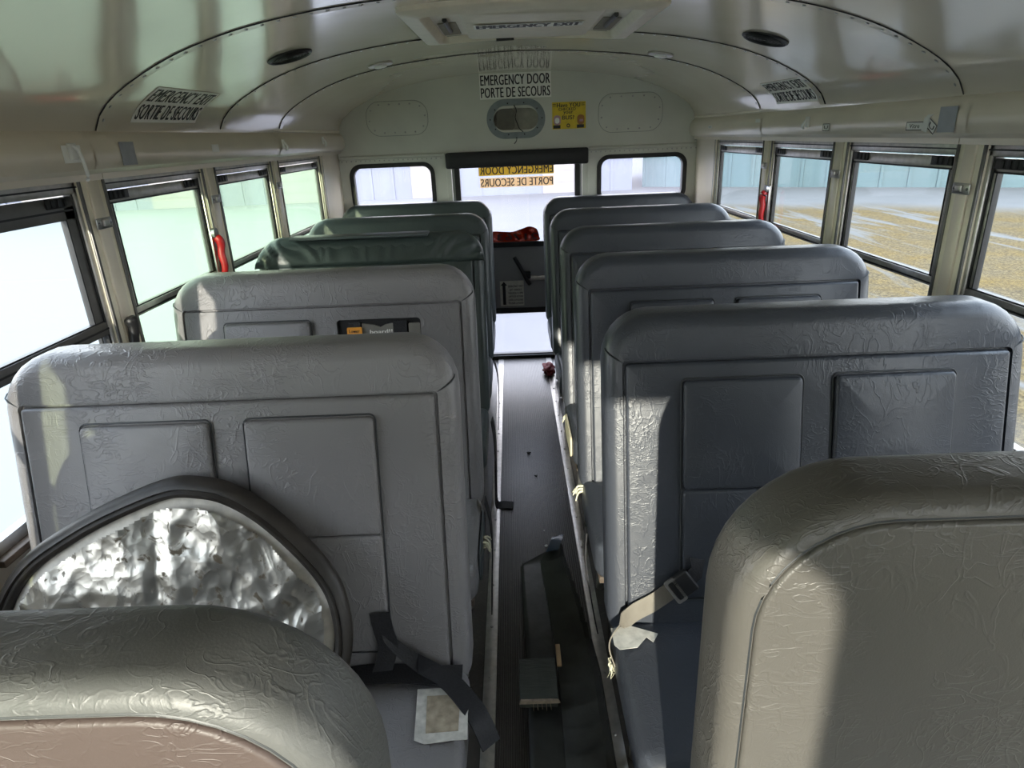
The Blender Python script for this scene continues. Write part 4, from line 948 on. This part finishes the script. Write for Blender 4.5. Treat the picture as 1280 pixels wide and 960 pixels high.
# blue film scrap on the tread tip
bm = B(); ribbon(bm, [(Vector(p), (1, .3, 0)) for p in ((.055, 2.09, .075), (.075, 2.14, .088), (.085, 2.19, .075))], .05, .002)
tag(fin(bm, 'rubber_flap', plain('blue_black_rubber', (.03, .045, .07), .25), smooth=60), 'glossy bluish flap at the far tip of the tyre tread', 'flap')

# red emergency latches on the window pillars
for x, y, z, lb in ((-1.205, 2.525, 1.18, 'red plastic emergency release handle on a left window pillar'), (1.205, 3.275, 1.195, 'red plastic emergency release handle on a right window pillar')):
    s_ = -1 if x > 0 else 1
    t = empty('release_handle', (x, y, z)); tag(t, lb, 'release handle', 'red emergency release handles')
    bm = B(); box(bm, *sorted((0, s_ * .008)), -.02, .02, -.07, .10, 0, .002); fin(bm, 'mounting_plate', STEEL, t)
    bm = B(); loft(bm, [([(.02 * math.cos(2 * math.pi * k / 16), .02 * math.sin(2 * math.pi * k / 16)) for k in range(16)], d) for d in (.006, .02)], lambda u, v, d: (s_ * d, u, .085 + v)); fin(bm, 'pivot', STEEL, t)
    bm = B(); tube(bm, smoothpts([(s_ * .018, .0, .075), (s_ * .028, .004, .045), (s_ * .024, .0, .005), (s_ * .030, -.003, -.04), (s_ * .020, -.004, -.085), (s_ * .016, .0, -.10)], 4), [.012, .015, .017, .017, .016, .015, .014, .014, .014, .014, .014, .013, .013, .012, .012, .011, .011, .010, .010, .009, .008], 10); fin(bm, 'lever', RED, t)
    bm = B(); box(bm, *sorted((s_ * .008, s_ * .022)), .006, .02, -.06, .0, 0, .003); fin(bm, 'catch', ALU, t)
# black sash strap at the near left pillar
bm = B(); tube(bm, smoothpts([(-1.185, 1.845, 1.115), (-1.180, 1.85, 1.09), (-1.186, 1.845, 1.04), (-1.188, 1.84, .96)], 4), [.014, .018, .019, .018, .016, .015, .015, .014, .014, .013, .013, .012, .012], 10)
tag(fin(bm, 'sash_handle', BLACK), 'black plastic sash handle at the foot of the nearest left pillar', 'handle')

# ------------------------------------------------------------------ outside
def snowlot():
    M = MT('snowy_gravel'); g = M.pos(); sep = M.n.new('ShaderNodeSeparateXYZ'); M.t.links.new(g, sep.inputs[0]); x, y = sep.outputs[0], sep.outputs[1]
    wob = M.math('MULTIPLY', M.math('SUBTRACT', M.noise(.25, 3), .5), 5)
    xw = M.math('ADD', x, wob)
    a = M.math('MULTIPLY', M.math('SUBTRACT', xw, 2.6), .8, clamp=True)
    dist = M.math('SQRT', M.math('ADD', M.math('MULTIPLY', x, x), M.math('MULTIPLY', y, y)))
    c = M.math('MULTIPLY', M.math('SUBTRACT', 25, M.math('ADD', dist, M.math('MULTIPLY', wob, .5))), .5, clamp=True)
    zone = M.math('MULTIPLY', a, c)
    ang = M.math('MULTIPLY', M.math('SUBTRACT', M.math('MULTIPLY', x, 4.5), y), .25)
    zone = M.math('MULTIPLY', zone, M.math('ADD', ang, 0, clamp=True))
    st = M.n.new('ShaderNodeMapping'); st.inputs['Rotation'].default_value = (0, 0, .5); st.inputs['Scale'].default_value = (1.5, .16, 1); M.t.links.new(g, st.inputs[0])
    streak = M.ramp(M.noise(.9, 6, .5, st.outputs[0], .6), [(.55, (1, 1, 1)), (.62, (0, 0, 0))])
    zone = M.math('MULTIPLY', zone, M.math('ADD', M.math('MULTIPLY', streak, .85), .1))
    grit = M.noise(26, 5, .0, None, .7); patch = M.noise(1.4, 4, .3)
    gt = M.ramp(grit, [(.40, (0, 0, 0)), (.60, (1, 1, 1))])
    gc = M.mix(gt, (.026, .018, .007), (.12, .088, .040))
    gc = M.mix(M.ramp(patch, [(.40, (0, 0, 0)), (.75, (1, 1, 1))]), gc, M.mix(gt, (.050, .031, .005), (.125, .080, .016)))
    sn = M.mix(M.noise(.6, 4), (.085, .086, .087), (.118, .117, .116)); clean = M.math('MULTIPLY', M.math('SUBTRACT', -1.5, x), .5, clamp=True); sn = M.mix(clean, sn, (.16, .165, .165))
    M.set(color=M.mix(zone, sn, gc), rough=.9, spec=.1); return M.m
bm = B(); R_ = 160; v = [bm.verts.new((a, c, -.98)) for a, c in ((-R_, -R_), (R_, -R_), (R_, R_), (-R_, R_))]; bm.faces.new(v)
tag(fin(bm, 'snowy_ground', snowlot(), smooth=0), None, None, None, 'structure')
BLD = plain('shaded_snow_blue', (.026, .060, .075), .6, var=.1, scale=.4); BLD2 = plain('stand_in_lilac_blue', (.05, .066, .105), .6, var=.12, scale=.3)  # blue of shaded snow put into the wall colours of added buildings
BW = plain('building_white', (.11, .11, .115), .6); 
def building(name, lb, cx, cy, w_, d_, h_, rot, mat, nd):  # added stand-ins for the blue shaded band beyond the lot
    t = empty(name, (cx, cy, -.98)); t.rotation_euler.z = rot; tag(t, lb, 'stand-in building')
    bm = B(); box(bm, -w_ / 2, w_ / 2, 0, d_, 0, h_)
    for k in range(int(w_)): box(bm, -w_ / 2 + k, -w_ / 2 + k + .12, -.06, 0, 0, h_)
    fin(bm, 'wall', mat, t, 0)
    bm = B(); v = [bm.verts.new(p) for p in ((-w_ / 2 - .5, -.6, h_), (w_ / 2 + .5, -.6, h_), (w_ / 2 + .5, d_ + .6, h_), (-w_ / 2 - .5, d_ + .6, h_), (-w_ / 2 - .5, d_ / 2, h_ + 1.6), (w_ / 2 + .5, d_ / 2, h_ + 1.6))]
    for q in ((0, 1, 5, 4), (2, 3, 4, 5), (0, 4, 3), (1, 2, 5), (0, 3, 2, 1)): bm.faces.new([v[i] for i in q])
    fin(bm, 'snowy_roof', BW, t, 0)
    for k in range(nd):
        x = -w_ / 2 + (k + .5) * w_ / nd
        bm = B(); box(bm, x - 1.1, x + 1.1, -.12, .0, 0, 2.1, 0, .02)
        for q in range(3): box(bm, x - 1.1, x + 1.1, -.15, -.12, .5 + q * .5, .53 + q * .5)
        fin(bm, 'loading_door', BW, t, 0)
building('stand_in_building', 'long added building standing in for blue shaded snow beyond the lot, right windows', 21, 24, 34, 10, 4.2, -math.pi / 6, BLD, 0)
building('stand_in_building', 'added lilac blue building with white doors, standing in for blue shapes behind the rear windows', -12.5, 31, 36, 10, 4.5, 0, BLD2, 6)
